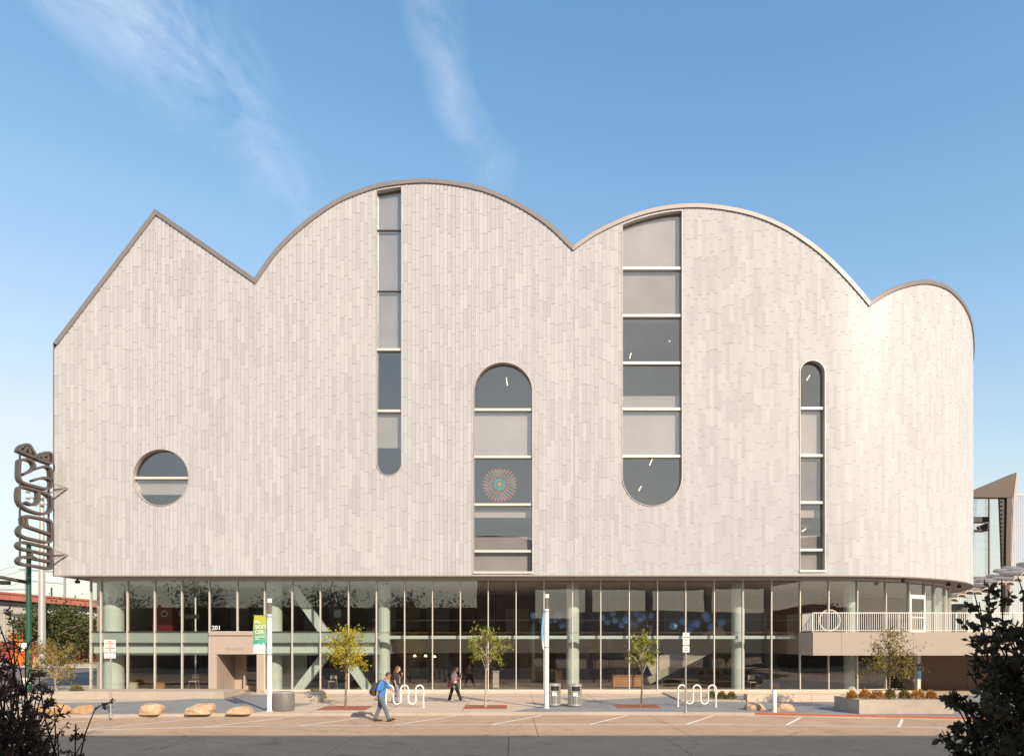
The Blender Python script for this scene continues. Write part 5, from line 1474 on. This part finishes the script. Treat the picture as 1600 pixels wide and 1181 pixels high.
# brick wall, kiosk, orange lift
m_brick = mat('maroon_brick', (0.24, 0.055, 0.04), 0.85, noise=0.2, nscale=1.5)
w0, w1 = at(-120, 1028, 66), at(150, 1028, 66)
t = thing('brick_wall', 'low maroon brick wall along the far plaza', 'wall', tuple(w0)); zt_ = at(0, 1004, 66).z
for k in range(12):
    x0 = w0.x + (w1.x - w0.x) * k / 12; x1 = w0.x + (w1.x - w0.x) * (k + 1) / 12
    MB().box(x0 + .03, x1 - .03, 66, 66.5, .1, zt_).build('bay', m_brick, t)
MB().box(w0.x, w1.x, 65.9, 66.6, zt_ + .002, zt_ + .2).build('cap', m_rsteel, t)
MB().beam(at(108, 1016, 65.4), at(124, 1006, 65.4), .3, .5).build('ramp_edge', m_plas, t)
q0, q1 = at(90, 1030, 55), at(105, 1030, 55)
t = thing('dark_kiosk', 'dark brown kiosk with a pale poster right of the far tree', 'kiosk', (q0.x, 55, .12))
MB().box(q0.x, q1.x, 55, 56.2, .12, at(0, 1003, 55).z).build('body', m_black, t)
MB().box(q0.x - .1, q1.x + .1, 54.9, 56.3, at(0, 1003, 55).z, at(0, 1001.5, 55).z).build('roof', m_alud, t)
MB().box(q0.x + .5, q1.x - .1, 54.94, 54.99, at(0, 1016, 55).z, at(0, 1007, 55).z).build('poster', m_galv, t)
m_or = mat('orange_safety_paint', (0.62, 0.16, 0.015), 0.5, noise=0.1, nscale=2)
Yl = 50.0; q0, q1 = at(16, 1030, Yl), at(35, 1030, Yl)
t = thing('scissor_lift', 'orange scissor lift parked on the far plaza behind the left shrub', 'lift', (q0.x, Yl, .12))
zg = .12; zT = at(0, 970, Yl).z
MB().box(q0.x, q1.x, Yl, Yl + 1.0, zg + .3, zg + .9).build('chassis', m_or, t, bevel=.05)
for x in (q0.x + .25, q1.x - .25): MB().tube([(x, Yl - .05, zg + .25), (x, Yl + 1.05, zg + .25)], .25, 14).build('wheel', m_black, t)
ns = 3
for k in range(ns):
    za_, zb_ = zg + .95 + k * .72, zg + .95 + (k + 1) * .72
    for yy in (Yl + .1, Yl + .85):
        MB().beam((q0.x + .1, yy, za_), (q1.x - .1, yy, zb_), .06, .16).build('scissor_arm', m_or, t)
        MB().beam((q1.x - .1, yy + .07, za_), (q0.x + .1, yy + .07, zb_), .06, .16).build('scissor_arm', m_or, t)
zpl = zg + .95 + ns * .72
MB().box(q0.x, q1.x, Yl, Yl + 1, zpl, zpl + .18).build('platform', m_or, t)
for zz in (zpl + .6, zpl + 1.05):
    MB().beam((q0.x, Yl, zz), (q1.x, Yl, zz), .05, .06).build('guard_rail', m_or, t)
for k in range(5):
    x = q0.x + (q1.x - q0.x) * k / 4; MB().box(x - .03, x + .03, Yl - .02, Yl + .02, zpl, zpl + 1.05).build('guard_post', m_or, t)
for k, x in enumerate((22, 28, 58)):
    q = at(x, 1028, 48); t = thing('water_barrier', ['orange plastic barrier left of the green pole, nearer the shrub', 'orange plastic barrier just left of the green pole', 'pale orange plastic barrier right of the green pole'][k], 'barrier', (q.x, 48, .12), 'plastic barriers on the far plaza')
    mm = m_or if k < 2 else mat('pale_orange_plastic', (0.62, 0.33, 0.1), .5)
    MB().box(q.x - .5, q.x + .5, 47.7, 48.3, .12, .4).build('foot', mm, t, bevel=.04)
    MB().box(q.x - .45, q.x + .45, 47.85, 48.15, .4, 1.15, top=.8).build('body', mm, t, bevel=.04)

# ------------------------------------------------------------------ right background: net screen, pylon, shell canopy
Yn = 46.0
t = thing('steel_pylon', 'brown triangular steel pylon leaning beside the net at the right', 'pylon', tuple(at(1573, 905, Yn)))
def pz_(x, y, Y=Yn): q = at(x, y, Y); return (q.x, q.z)
MB().prism([pz_(1500, 775), pz_(1587.5, 738), pz_(1583, 777), pz_(1500, 776.5)], Yn, Yn + 1.0).build('head_plate', m_pyl, t)
MB().prism([pz_(1574, 777.5), pz_(1582.5, 777.5), pz_(1576, 960), pz_(1571, 960)], Yn + .05, Yn + .9).build('leg', m_pyl, t)
MB().prism([pz_(1565, 777.5), pz_(1573.7, 777.5), pz_(1571, 905), pz_(1569.5, 905)], Yn + .3, Yn + .6).build('stiffener', m_black, t)
MB().prism([pz_(1583.3, 776), pz_(1588, 737.5), pz_(1590, 737.5), pz_(1578, 960), pz_(1576.3, 960)], Yn - .05, Yn + .05).build('edge_plate', m_port, t)
for k in range(18): 
    y = 783 + k * 6.6; q = at(1566.5, y, Yn + .2); MB().box(q.x - .12, q.x + .1, Yn + .1, Yn + .25, q.z - .04, q.z + .04).build('rung', m_black, t)
m_net = mat('net_wire', (0.42, 0.45, 0.5), 0.6)
nt_ = thing('ball_net', 'tall pale wire net screen hung behind the pylon at the right', 'net', tuple(at(1560, 960, 50)))
mb = MB(); x0, x1 = at(1490, 0, 50).x, at(1640, 0, 50).x; z0, z1 = at(0, 985, 50).z, at(0, 773, 50).z
k = x0
while k < x1: mb.box(k, k + .035, 50, 50.035, z0, z1); k += .26
k = z0; i = 0
while k < z1: mb.box(x0, x1, 50.04, 50.075, k, k + (.06 if i % 4 == 0 else .03)); k += .26; i += 1
struct(mb.build('mesh_wires', m_net, nt_), 'stuff')
MB().box(at(1545, 0, 49.6).x, at(1547.2, 0, 49.6).x, 49.6, 49.8, 0, at(0, 775, 49.6).z).build('post', m_brown, nt_)
MB().box(x0, x1, 49.9, 50.2, z1 - .05, z1 + .06).build('top_cable', m_galv, nt_)
t = thing('scoreboard_box', 'dark equipment box fixed to the net post at the right', 'box', tuple(at(1532, 818, 48)))
a, b = at(1500, 829, 48), at(1545.5, 807, 48)
MB().box(a.x, b.x, 48, 49.2, at(0, 815, 48).z, b.z).build('housing', m_black, t)
MB().box(a.x, b.x, 48, 49.2, a.z, at(0, 827, 48).z).build('bottom_rail', m_black, t)
MB().prism([pz_(1530, 822, 48), pz_(1545, 816, 48), pz_(1545, 826, 48), pz_(1532, 826, 48)], 48.2, 48.6).build('bracket', m_black, t)
# wavy shell canopy
t = thing('shell_canopy', 'wavy canopy of overlapping curved tan shells behind the right shrub', 'canopy', tuple(at(1560, 940, 16)))
m_shell = mat('tan_shell', (0.48, 0.40, 0.33), 0.5, noise=0.12, nscale=1.5)
for row in range(4):
    for k in range(13):
        x = 1478 + k * 12.5 + (row % 2) * 6; f = (x - 1478) / 140
        Y = 14 + row * 2.2; y = 938 - 42 * f ** 1.25 - row * 4.0 + 3 * math.sin(k * 1.7 + row)
        q = at(x, y, Y); r_ = 7.4 * (Y - CAMY) / F; vs = []
        for yy in (Y, Y + 2.0):
            for j in range(9):
                an = math.pi * j / 8
                vs.append((q.x - r_ * math.cos(an), yy, q.z + r_ * .75 * math.sin(an) + (yy - Y) * .12))
        for yy in (Y, Y + 2.0):
            for j in range(9):
                an = math.pi * j / 8
                vs.append((q.x - r_ * .9 * math.cos(an), yy, q.z - .05 + r_ * .66 * math.sin(an) + (yy - Y) * .12))
        fs = []
        for j in range(8): fs += [(j, j + 1, j + 10, j + 9), (18 + j, 27 + j, 28 + j, 19 + j), (j, 18 + j, 19 + j, j + 1)]
        MB().add(vs, fs).build('shell', m_shell, t, smooth=True)
for x in (1545, 1600): 
    q = at(x, 1000, 18); MB().tube([(q.x, 18, 3.4), (q.x, 18, at(x, 925, 18).z)], .09).build('post', m_brown, t)
# dark wall behind the balcony end
tg_ = thing('rear_annex', 'dark annex block behind the far end of the balcony', 'building', (30, 22, 0))
a, b = at(1494, 0, 24), at(1511, 0, 24)
MB().box(a.x, b.x, 24, 26, 0, at(0, 944, 24).z).build('wall', m_alud, tg_)
MB().box(a.x - .1, b.x + .1, 23.9, 26.1, at(0, 944, 24).z, at(0, 943, 24).z).build('parapet', m_brown, tg_)

# ------------------------------------------------------------------ unseen building opposite: raised shape invented to cast street shade and mirror sky
m_opp = mat('brown_brick_opposite', (0.16, 0.12, 0.1), 0.85, noise=0.15, nscale=0.6)
k_sh = math.cos(R(SUN_AZ)) / math.tan(R(SUN_EL)); YO = -40.5
hO = (-16.6 - YO) / k_sh
op = thing('shade_caster_building', 'unseen brown building behind the camera, raised shape invented to shade the street', 'building', (0, YO, 0))
MB().box(-4, 35.4, YO - 20, YO, 10.6, hO).build('shade_deck', m_opp, op)
MB().box(-4, 2.6, YO - 19, YO - .6, 0, 10.59).build('base_wing', m_opp, op)
MB().box(35.5, 85, YO - 19, YO - .6, 0, 7.4).build('base_wing', m_opp, op)
MB().box(-70, -4.1, YO - 19, YO - .6, 0, 7.0).build('base_wing', m_opp, op)
for k in range(9):
    x = -3.4 + k * 4.2
    MB().box(x, x + 2.6, YO + .005, YO + .06, 11.4, 13.0).build('window', m_alud, op)
for x in (9, 16, 23, 30): MB().rings([((x, YO - 2, 0), .4, .4), ((x, YO - 2, 10.59), .4, .4)], 16).build('column', m_lcon, op)
lo = thing('low_block', 'low flat block far behind the camera mirrored in the museum glass', 'building', (20, -110, 0))
MB().box(-60, 14, -125, -110, 0, 8.6).build('wall', m_opp, lo)
MB().box(14.2, 90, -126, -111, 0, 9.8).build('wall', m_lcon, lo)
struct(MB().slab([(-70, -40.4), (70, -40.4), (70, -33.95), (-70, -33.95)], -.05, .12).build('opposite_sidewalk', m_walk))

# trees added on the opposite pavement, only to soften reflections in the glass
for k, (x, hh_) in enumerate(((-52, 9), (-43, 8), (-35, 9.5), (-27, 7.5), (-20, 9), (-12.5, 8), (-7, 6.5), (39, 8.5), (46, 7), (54, 9))):
    nm_ = ['first', 'second', 'third', 'fourth', 'fifth', 'sixth', 'seventh', 'eighth', 'ninth', 'tenth'][k]
    make_tree('added_tree', nm_ + ' added tree from the left, unseen behind the camera, softening the reflections', (x, -39.2, .1), 3.4, hh_, 2.2, .16, m_bark, m_leaf_d, 20, 2600, 200 + k, 0, (.3, .2), 'round', clump=.34, sub_n=6, group='trees added opposite for the glass reflections')

# ------------------------------------------------------------------ people
def remeshed(mb, voxel, mat_, name, iters=6, shrink=0.5):
    me = mb.mesh(name + '_raw', mat_)
    o = bpy.data.objects.new(name + '_raw', me); COL.objects.link(o)
    r = o.modifiers.new('remesh', 'REMESH'); r.mode = 'VOXEL'; r.voxel_size = voxel
    s_ = o.modifiers.new('smooth', 'SMOOTH'); s_.factor = shrink; s_.iterations = iters
    dg = bpy.context.evaluated_depsgraph_get(); dg.update()
    out = bpy.data.meshes.new_from_object(o.evaluated_get(dg)); bpy.data.objects.remove(o)
    out.name = name; out.polygons.foreach_set('use_smooth', [True] * len(out.polygons))
    out.materials.clear(); out.materials.append(mat_)
    return out
def limb(mb, pts, rads, n=12):
    pts = [Vector(p) for p in pts]
    mb.tube(pts, rads, n)
    for p, r in zip(pts, rads): mb.ball(p, r * .99, n=12, m=8)
def hand(mb, wrist, direction, palm_n, sc=1.0, curl=.5):
    d = Vector(direction).normalized(); pn = Vector(palm_n).normalized(); s_ = d.cross(pn).normalized()
    w = Vector(wrist)
    limb(mb, [w, w + d * .045 * sc, w + d * .085 * sc], [.026 * sc, .033 * sc, .030 * sc], 10)
    for k, ln in enumerate((.072, .082, .076, .058)):
        b = w + d * .09 * sc + s_ * (k - 1.5) * .02 * sc; m_ = b + (d + pn * curl * .4) * ln * .5 * sc; e = m_ + (d * (1 - curl * .5) + pn * curl) * ln * .5 * sc
        limb(mb, [b, m_, e], [.0105 * sc, .0098 * sc, .0088 * sc], 8)
    b = w + d * .035 * sc - s_ * .03 * sc; m_ = b + (d * .6 - s_ * .7 + pn * .3) * .035 * sc; limb(mb, [b, m_, m_ + (d + pn * .4) * .03 * sc], [.013 * sc, .0115 * sc, .0095 * sc], 8)
m_skin = mat('skin', (0.46, 0.2, 0.115), 0.55, noise=0.06, nscale=9)
m_skin2 = mat('light_skin', (0.56, 0.32, 0.22), 0.55, noise=0.06, nscale=9)
m_jean = mat('grey_blue_denim', (0.115, 0.135, 0.175), 0.85, noise=0.2, nscale=14, bump=.3, bscale=25)
m_jean2 = mat('blue_denim', (0.16, 0.21, 0.28), 0.85, noise=0.2, nscale=14, bump=.3, bscale=25)
m_shirtb = mat('blue_shirt', (0.05, 0.20, 0.60), 0.8, noise=0.08, nscale=7, bump=.3, bscale=14)
m_shirtk = mat('black_shirt', (0.03, 0.02, 0.02), 0.85, noise=0.2, nscale=8)
m_shirtp = mat('pink_shirt', (0.62, 0.42, 0.46), 0.8, noise=0.15, nscale=18)
m_trk = mat('black_trousers', (0.028, 0.019, 0.016), 0.85, noise=0.2, nscale=8)
m_hair1 = mat('dark_brown_hair', (0.07, 0.035, 0.022), 0.6, noise=0.3, nscale=30)
m_hair2 = mat('auburn_hair', (0.2, 0.065, 0.03), 0.55, noise=0.3, nscale=30)
m_hair3 = mat('black_hair', (0.025, 0.014, 0.012), 0.55, noise=0.3, nscale=30)
m_shoe = mat('dark_shoe', (0.045, 0.024, 0.02), 0.6)
m_shoew = mat('pale_shoe', (0.6, 0.55, 0.5), 0.6)
m_bag = mat('olive_black_canvas', (0.06, 0.05, 0.03), 0.85, noise=0.3, nscale=9, bump=.4, bscale=30)
m_bagr = mat('maroon_bag', (0.2, 0.045, 0.04), 0.7, noise=0.15, nscale=9)
m_lany = mat('pale_lanyard', (0.6, 0.6, 0.62), 0.6)
m_badge = mat('pale_blue_badge', (0.35, 0.6, 0.72), 0.4)
m_greenb = mat('green_bottle', (0.04, 0.4, 0.24), 0.3)

class Fig:
    def __init__(s, base, sc=1.0): s.b = Vector(base); s.sc = sc
    def p(s, x, y, z): return s.b + Vector((x, y, z)) * s.sc
def head(f, mb, c, tilt, r=.074):
    """c: head centre (local). faces +x; tilt pitches the face down"""
    def q(x, y, z):
        ct, st = math.cos(tilt), math.sin(tilt)
        return f.p(c[0] + x * ct + z * st, c[1] + y, c[2] - x * st + z * ct)
    k = f.sc
    mb.ball(q(-.008, 0, .03), .092 * k, .074 * k, .088 * k); mb.ball(q(.018, 0, -.04), .066 * k, .056 * k, .072 * k); mb.ball(q(.052, 0, -.085), .026 * k, .03 * k, .022 * k)
    mb.ball(q(.088, 0, -.022), .02 * k, .014 * k, .018 * k); limb(mb, [q(.078, 0, .012), q(.094, 0, -.02)], [.012 * k, .014 * k], 8)
    mb.ball(q(.074, 0, -.058), .016 * k, .024 * k, .012 * k)
    for sy in (-1, 1):
        mb.ball(q(-.005, sy * .076, -.005), .02 * k, .01 * k, .03 * k); mb.ball(q(.066, sy * .03, .022), .014 * k, .022 * k, .01 * k)
    return q
def person_part(name, mb, voxel, m, t, iters=5):
    return put(name, remeshed(mb, voxel, m, name, iters), t)
def shoe(f, heel, toe, m, t, sole=.0):
    h, e = f.p(*heel), f.p(*toe); d = (e - h)
    mb = MB(); k = f.sc
    limb(mb, [h + d * .08 + Vector((0, 0, .05)) * k, h + d * .5 + Vector((0, 0, .045)) * k, h + d * .92 + Vector((0, 0, .036)) * k], [.045 * k, .044 * k, .036 * k], 10)
    limb(mb, [h + d * .1 + Vector((0, 0, .06)) * k, h + d * .14 + Vector((0, 0, .11)) * k], [.044 * k, .042 * k], 10)
    limb(mb, [h + d * .02 + Vector((0, 0, .02)) * k, h + d * .96 + Vector((0, 0, .02)) * k], [.024 * k, .024 * k], 8)
    return person_part('shoe', mb, .010, m, t, 3)

# man in the blue shirt, crossing the street towards the right, head down
f = Fig(gnd(598, 1126.6, 0.002), 1.0)
t = thing('person', 'man in blue t-shirt and grey jeans walking right with head bowed', 'person', tuple(f.b))
b = MB()
limb(b, [f.p(-.05, 0, .95), f.p(-.05, 0, 1.1), f.p(-.03, 0, 1.3), f.p(.0, 0, 1.42)], [.12, .115, .13, .11])
limb(b, [f.p(.03, 0, 1.45), f.p(.09, 0, 1.53), f.p(.15, 0, 1.60)], [.062, .056, .056])
q = head(f, b, (.20, 0, 1.655), R(28))
limb(b, [f.p(-.02, -.16, 1.41), f.p(-.13, -.245, 1.17), f.p(-.17, -.26, .95)], [.055, .042, .029]); hand(b, f.p(-.17, -.26, .95), (-.12, 0, -1), (.9, .3, 0))
limb(b, [f.p(.03, .17, 1.41), f.p(.22, .25, 1.2), f.p(.40, .22, 1.02)], [.055, .042, .029]); hand(b, f.p(.40, .22, 1.02), (.55, -.05, -.85), (-.5, -.6, -.3))
for (sy, kx, kz, ax, az) in ((-1, .09, .52, .22, .11), (1, -.14, .50, -.29, .13)):
    limb(b, [f.p(-.05, sy * .09, .92), f.p(kx, sy * .095, kz), f.p(ax, sy * .09, az)], [.08, .055, .04])
person_part('body', b, .0085, m_skin, t, 3)
g_ = MB(); k = 16
g_.rings([(f.p(-.055, 0, .90), .135, .185), (f.p(-.05, 0, 1.0), .15, .195), (f.p(-.03, 0, 1.12), .152, .195), (f.p(-.02, 0, 1.25), .145, .205), (f.p(-.01, 0, 1.37), .13, .215), (f.p(.0, 0, 1.44), .105, .18), (f.p(.03, 0, 1.495), .075, .085)], 20)
limb(g_, [f.p(-.01, -.17, 1.41), f.p(-.07, -.22, 1.29), f.p(-.115, -.245, 1.17)], [.082, .078, .074]); limb(g_, [f.p(.02, .17, 1.41), f.p(.11, .22, 1.30), f.p(.19, .24, 1.22)], [.082, .078, .074])
person_part('shirt', g_, .013, m_shirtb, t, 5)
g_ = MB(); g_.rings([(f.p(-.055, 0, .80), .125, .165), (f.p(-.055, 0, .90), .142, .185), (f.p(-.055, 0, .985), .138, .18)], 18)
limb(g_, [f.p(-.045, -.09, .88), f.p(.02, -.095, .68), f.p(.095, -.095, .50), f.p(.16, -.09, .30), f.p(.222, -.09, .12)], [.112, .098, .08, .07, .068])
limb(g_, [f.p(-.065, .09, .88), f.p(-.10, .095, .68), f.p(-.135, .095, .48), f.p(-.21, .09, .30), f.p(-.28, .09, .135)], [.112, .098, .08, .07, .068])
person_part('trousers', g_, .013, m_jean, t, 4)
shoe(f, (.19, -.09, .0), (.45, -.10, .07), m_shoe, t); shoe(f, (-.32, .09, .0), (-.05, .09, .0), m_shoe, t)
g_ = MB(); g_.ball(q(-.022, 0, .045), .092, .081, .088); g_.ball(q(-.055, 0, .0), .058, .075, .07)
person_part('hair', g_, .010, m_hair1, t, 3)
g_ = MB()
for sy in (-1, 1):
    g_.tube([q(.097, sy * .033 + .02 * math.cos(a * math.pi / 6), .012 + .016 * math.sin(a * math.pi / 6)) for a in range(13)], .0025, 4); g_.tube([q(.095, sy * .05, .015), q(.0, sy * .08, .015)], .0025, 4)
g_.build('glasses', m_black, t)
g_ = MB(); g_.tube([q(.088, -.024, -.0), q(.09, -.024, .012)], .006, 6); g_.tube([q(.088, .024, 0), q(.09, .024, .012)], .006, 6); g_.build('eyes', m_black, t)
bt = thing('backpack', 'olive black backpack on the back of the man in blue', 'backpack', tuple(f.p(-.33, 0, .95)))
g_ = MB()
g_.rings([(f.p(-.27, -.02, .93), .07, .1), (f.p(-.305, -.02, .97), .125, .15), (f.p(-.32, -.02, 1.1), .145, .165), (f.p(-.29, -.02, 1.25), .125, .155), (f.p(-.235, -.02, 1.36), .085, .12), (f.p(-.20, -.02, 1.40), .04, .07)], 16)
put('pack', remeshed(g_, .014, m_bag, 'pack', 4), bt)
g_ = MB(); g_.rings([(f.p(-.43, -.02, .99), .03, .09), (f.p(-.455, -.02, 1.08), .035, .11), (f.p(-.43, -.02, 1.17), .03, .1)], 14); g_.build('front_pocket', m_bag, bt, smooth=True)
for sy in (-1, 1): MB().tube([f.p(-.2, sy * .11, 1.39), f.p(-.06, sy * .125, 1.50), f.p(.075, sy * .13, 1.46), f.p(.125, sy * .135, 1.36), f.p(.10, sy * .17, 1.2), f.p(-.05, sy * .21, 1.08), f.p(-.2, sy * .12, 1.0)], .016, 6).build('strap', m_bag, bt, smooth=True)

# woman in black, walking right behind the rack
f = Fig(gnd(619.5, 1098.5), .985)
t = thing('person', 'person with long auburn hair, black top and lanyard behind the bike rack', 'person', tuple(f.b)); k = f.sc
b = MB()
limb(b, [f.p(-.02, 0, .92), f.p(-.01, 0, 1.1), f.p(0, 0, 1.3), f.p(.0, 0, 1.38)], [.12, .11, .12, .1])
limb(b, [f.p(.02, 0, 1.40), f.p(.045, 0, 1.47), f.p(.06, 0, 1.53)], [.052, .046, .048])
q = head(f, b, (.085, 0, 1.585), R(4))
limb(b, [f.p(-.03, -.17, 1.36), f.p(-.06, -.235, 1.12), f.p(.0, -.25, .90)], [.05, .04, .027]); hand(b, f.p(.0, -.25, .90), (.18, 0, -1), (.7, .7, 0), .9)
limb(b, [f.p(.02, .17, 1.36), f.p(.14, .24, 1.15), f.p(.24, .1, 1.29)], [.05, .04, .027]); hand(b, f.p(.24, .1, 1.29), (.2, -.5, .6), (-.8, -.2, .3), .9, .9)
person_part('body', b, .0085, m_skin2, t, 3)
g_ = MB(); g_.rings([(f.p(-.02, 0, .80), .15, .18), (f.p(-.01, 0, .95), .155, .185), (f.p(.01, 0, 1.1), .15, .175), (f.p(.02, 0, 1.22), .155, .185), (f.p(.0, 0, 1.34), .12, .195), (f.p(.0, 0, 1.40), .095, .16), (f.p(.01, 0, 1.44), .065, .075)], 20)
limb(g_, [f.p(-.02, -.17, 1.35), f.p(-.045, -.215, 1.22), f.p(-.055, -.23, 1.13)], [.078, .074, .07]); limb(g_, [f.p(.02, .17, 1.35), f.p(.09, .22, 1.24)], [.078, .072])
person_part('top', g_, .013, m_shirtk, t, 5)
g_ = MB(); g_.rings([(f.p(-.02, 0, .76), .13, .16), (f.p(-.02, 0, .86), .145, .178)], 18)
limb(g_, [f.p(-.0, -.085, .84), f.p(.05, -.09, .62), f.p(.06, -.09, .46), f.p(.03, -.085, .28), f.p(.0, -.085, .11)], [.105, .09, .075, .064, .062])
limb(g_, [f.p(-.04, .085, .84), f.p(-.04, .09, .62), f.p(-.07, .09, .46), f.p(-.14, .085, .30), f.p(-.2, .085, .15)], [.105, .09, .075, .064, .062])
person_part('jeans', g_, .013, m_jean2, t, 4)
shoe(f, (-.03, -.085, 0), (.2, -.09, .0), m_shoe, t); shoe(f, (-.24, .085, .03), (-.02, .085, .0), m_jean, t)
g_ = MB(); g_.ball(q(-.03, 0, .04), .1 * k, .09 * k, .1 * k); limb(g_, [q(-.06, 0, .02), q(-.10, 0, -.1), q(-.14, 0, -.22), q(-.15, -.02, -.30)], [.085 * k, .082 * k, .07 * k, .03]); limb(g_, [q(-.03, -.07, 0), q(-.07, -.09, -.13), q(-.1, -.09, -.24)], [.03, .04, .02])
person_part('hair', g_, .011, m_hair2, t, 3)
MB().tube([f.p(.0, -.07, 1.43), f.p(.12, -.10, 1.3), f.p(.165, -.09, 1.15), f.p(.165, -.085, 1.08)], .008, 6).build('lanyard', m_lany, t)
MB().box(f.p(.16, 0, 0).x, f.p(.18, 0, 0).x, f.p(0, -.15, 0).y, f.p(0, -.04, 0).y, f.p(0, 0, .93).z, f.p(0, 0, 1.08).z).build('badge', m_badge, t)

# person in pink, walking right by the glass
f = Fig(gnd(710.5, 1095.3), .955); k = f.sc
t = thing('person', 'person in pink shirt and black trousers striding right by the glass', 'person', tuple(f.b))
b = MB()
limb(b, [f.p(-.03, 0, .90), f.p(-.03, 0, 1.1), f.p(-.02, 0, 1.28), f.p(-.02, 0, 1.37)], [.11, .1, .115, .095])
limb(b, [f.p(0, 0, 1.39), f.p(.03, 0, 1.46), f.p(.05, 0, 1.51)], [.05, .046, .048])
q = head(f, b, (.085, 0, 1.565), R(10))
limb(b, [f.p(-.02, -.165, 1.34), f.p(.02, -.225, 1.08), f.p(.22, -.14, 1.12)], [.05, .04, .028]); hand(b, f.p(.22, -.14, 1.12), (.8, .2, .4), (0, .7, .4), .9, 1.0)
limb(b, [f.p(-.02, .165, 1.34), f.p(.06, .225, 1.12), f.p(.25, .08, 1.18)], [.05, .04, .028]); hand(b, f.p(.25, .08, 1.18), (.7, -.3, .6), (0, -.7, .4), .9, 1.0)
person_part('body', b, .0085, m_skin, t, 3)
g_ = MB(); g_.rings([(f.p(-.03, 0, .84), .135, .17), (f.p(-.03, 0, .95), .14, .17), (f.p(-.02, 0, 1.1), .132, .165), (f.p(-.02, 0, 1.22), .14, .18), (f.p(-.02, 0, 1.33), .115, .19), (f.p(-.02, 0, 1.39), .09, .15), (f.p(.0, 0, 1.43), .065, .072)], 20)
limb(g_, [f.p(-.02, -.165, 1.33), f.p(.0, -.205, 1.19), f.p(.012, -.22, 1.11)], [.076, .072, .066]); limb(g_, [f.p(-.02, .165, 1.33), f.p(.03, .21, 1.2)], [.076, .07])
person_part('shirt', g_, .013, m_shirtp, t, 5)
g_ = MB(); g_.rings([(f.p(-.03, 0, .78), .12, .155), (f.p(-.03, 0, .90), .135, .168)], 18)
limb(g_, [f.p(.0, -.085, .85), f.p(.1, -.09, .62), f.p(.17, -.09, .46), f.p(.24, -.085, .28), f.p(.31, -.085, .10)], [.105, .092, .08, .075, .078])
limb(g_, [f.p(-.06, .085, .85), f.p(-.12, .09, .62), f.p(-.17, .09, .46), f.p(-.22, .085, .28), f.p(-.27, .085, .11)], [.105, .092, .08, .075, .078])
person_part('trousers', g_, .013, m_trk, t, 4)
shoe(f, (.28, -.085, 0), (.5, -.09, .05), m_shoew, t); shoe(f, (-.3, .085, .0), (-.07, .085, 0), m_shoew, t)
g_ = MB(); g_.ball(q(-.03, 0, .04), .096 * k, .085 * k, .092 * k); g_.ball(q(-.11, 0, .03), .055, .055, .055)
person_part('hair', g_, .010, m_hair3, t, 3)
g_ = MB(); g_.rings([(f.p(.30, .0, 1.18), .035, .035), (f.p(.305, .0, 1.2), .04, .04), (f.p(.31, .0, 1.36), .043, .043), (f.p(.31, 0, 1.38), .03, .03), (f.p(.31, 0, 1.41), .03, .03)], 14)
tag(g_.build('drink_cup', m_alud, None, smooth=True), 'dark cup held up by the person in pink', 'cup')
bg_ = thing('shoulder_bag', 'maroon shoulder bag at the hip of the person in pink', 'bag', tuple(f.p(-.19, -.12, .75)))
g_ = MB(); g_.rings([(f.p(-.17, -.19, .70), .11, .05), (f.p(-.19, -.19, .74), .14, .06), (f.p(-.19, -.19, .9), .13, .06), (f.p(-.19, -.19, .96), .10, .04)], 14); g_.build('pouch', m_bagr, bg_, smooth=True)
MB().tube([f.p(-.29, -.17, .93), f.p(-.2, -.05, 1.2), f.p(-.06, .06, 1.44), f.p(.06, .05, 1.40), f.p(.13, -.05, 1.15), f.p(-.06, -.2, .92)], .014, 6).build('strap', m_bagr, bg_)
g_ = MB(); g_.rings([(f.p(.0, -.2, .60), .03, .03), (f.p(.0, -.2, .61), .036, .036), (f.p(.0, -.2, .74), .036, .036), (f.p(0, -.2, .77), .016, .016), (f.p(0, -.2, .80), .018, .018)], 12)
tag(g_.build('water_bottle', m_greenb, None, smooth=True), 'green water bottle hanging at the hip of the person in pink', 'bottle')

for o in bpy.data.objects:
    if '_w' in o: del o['_w']
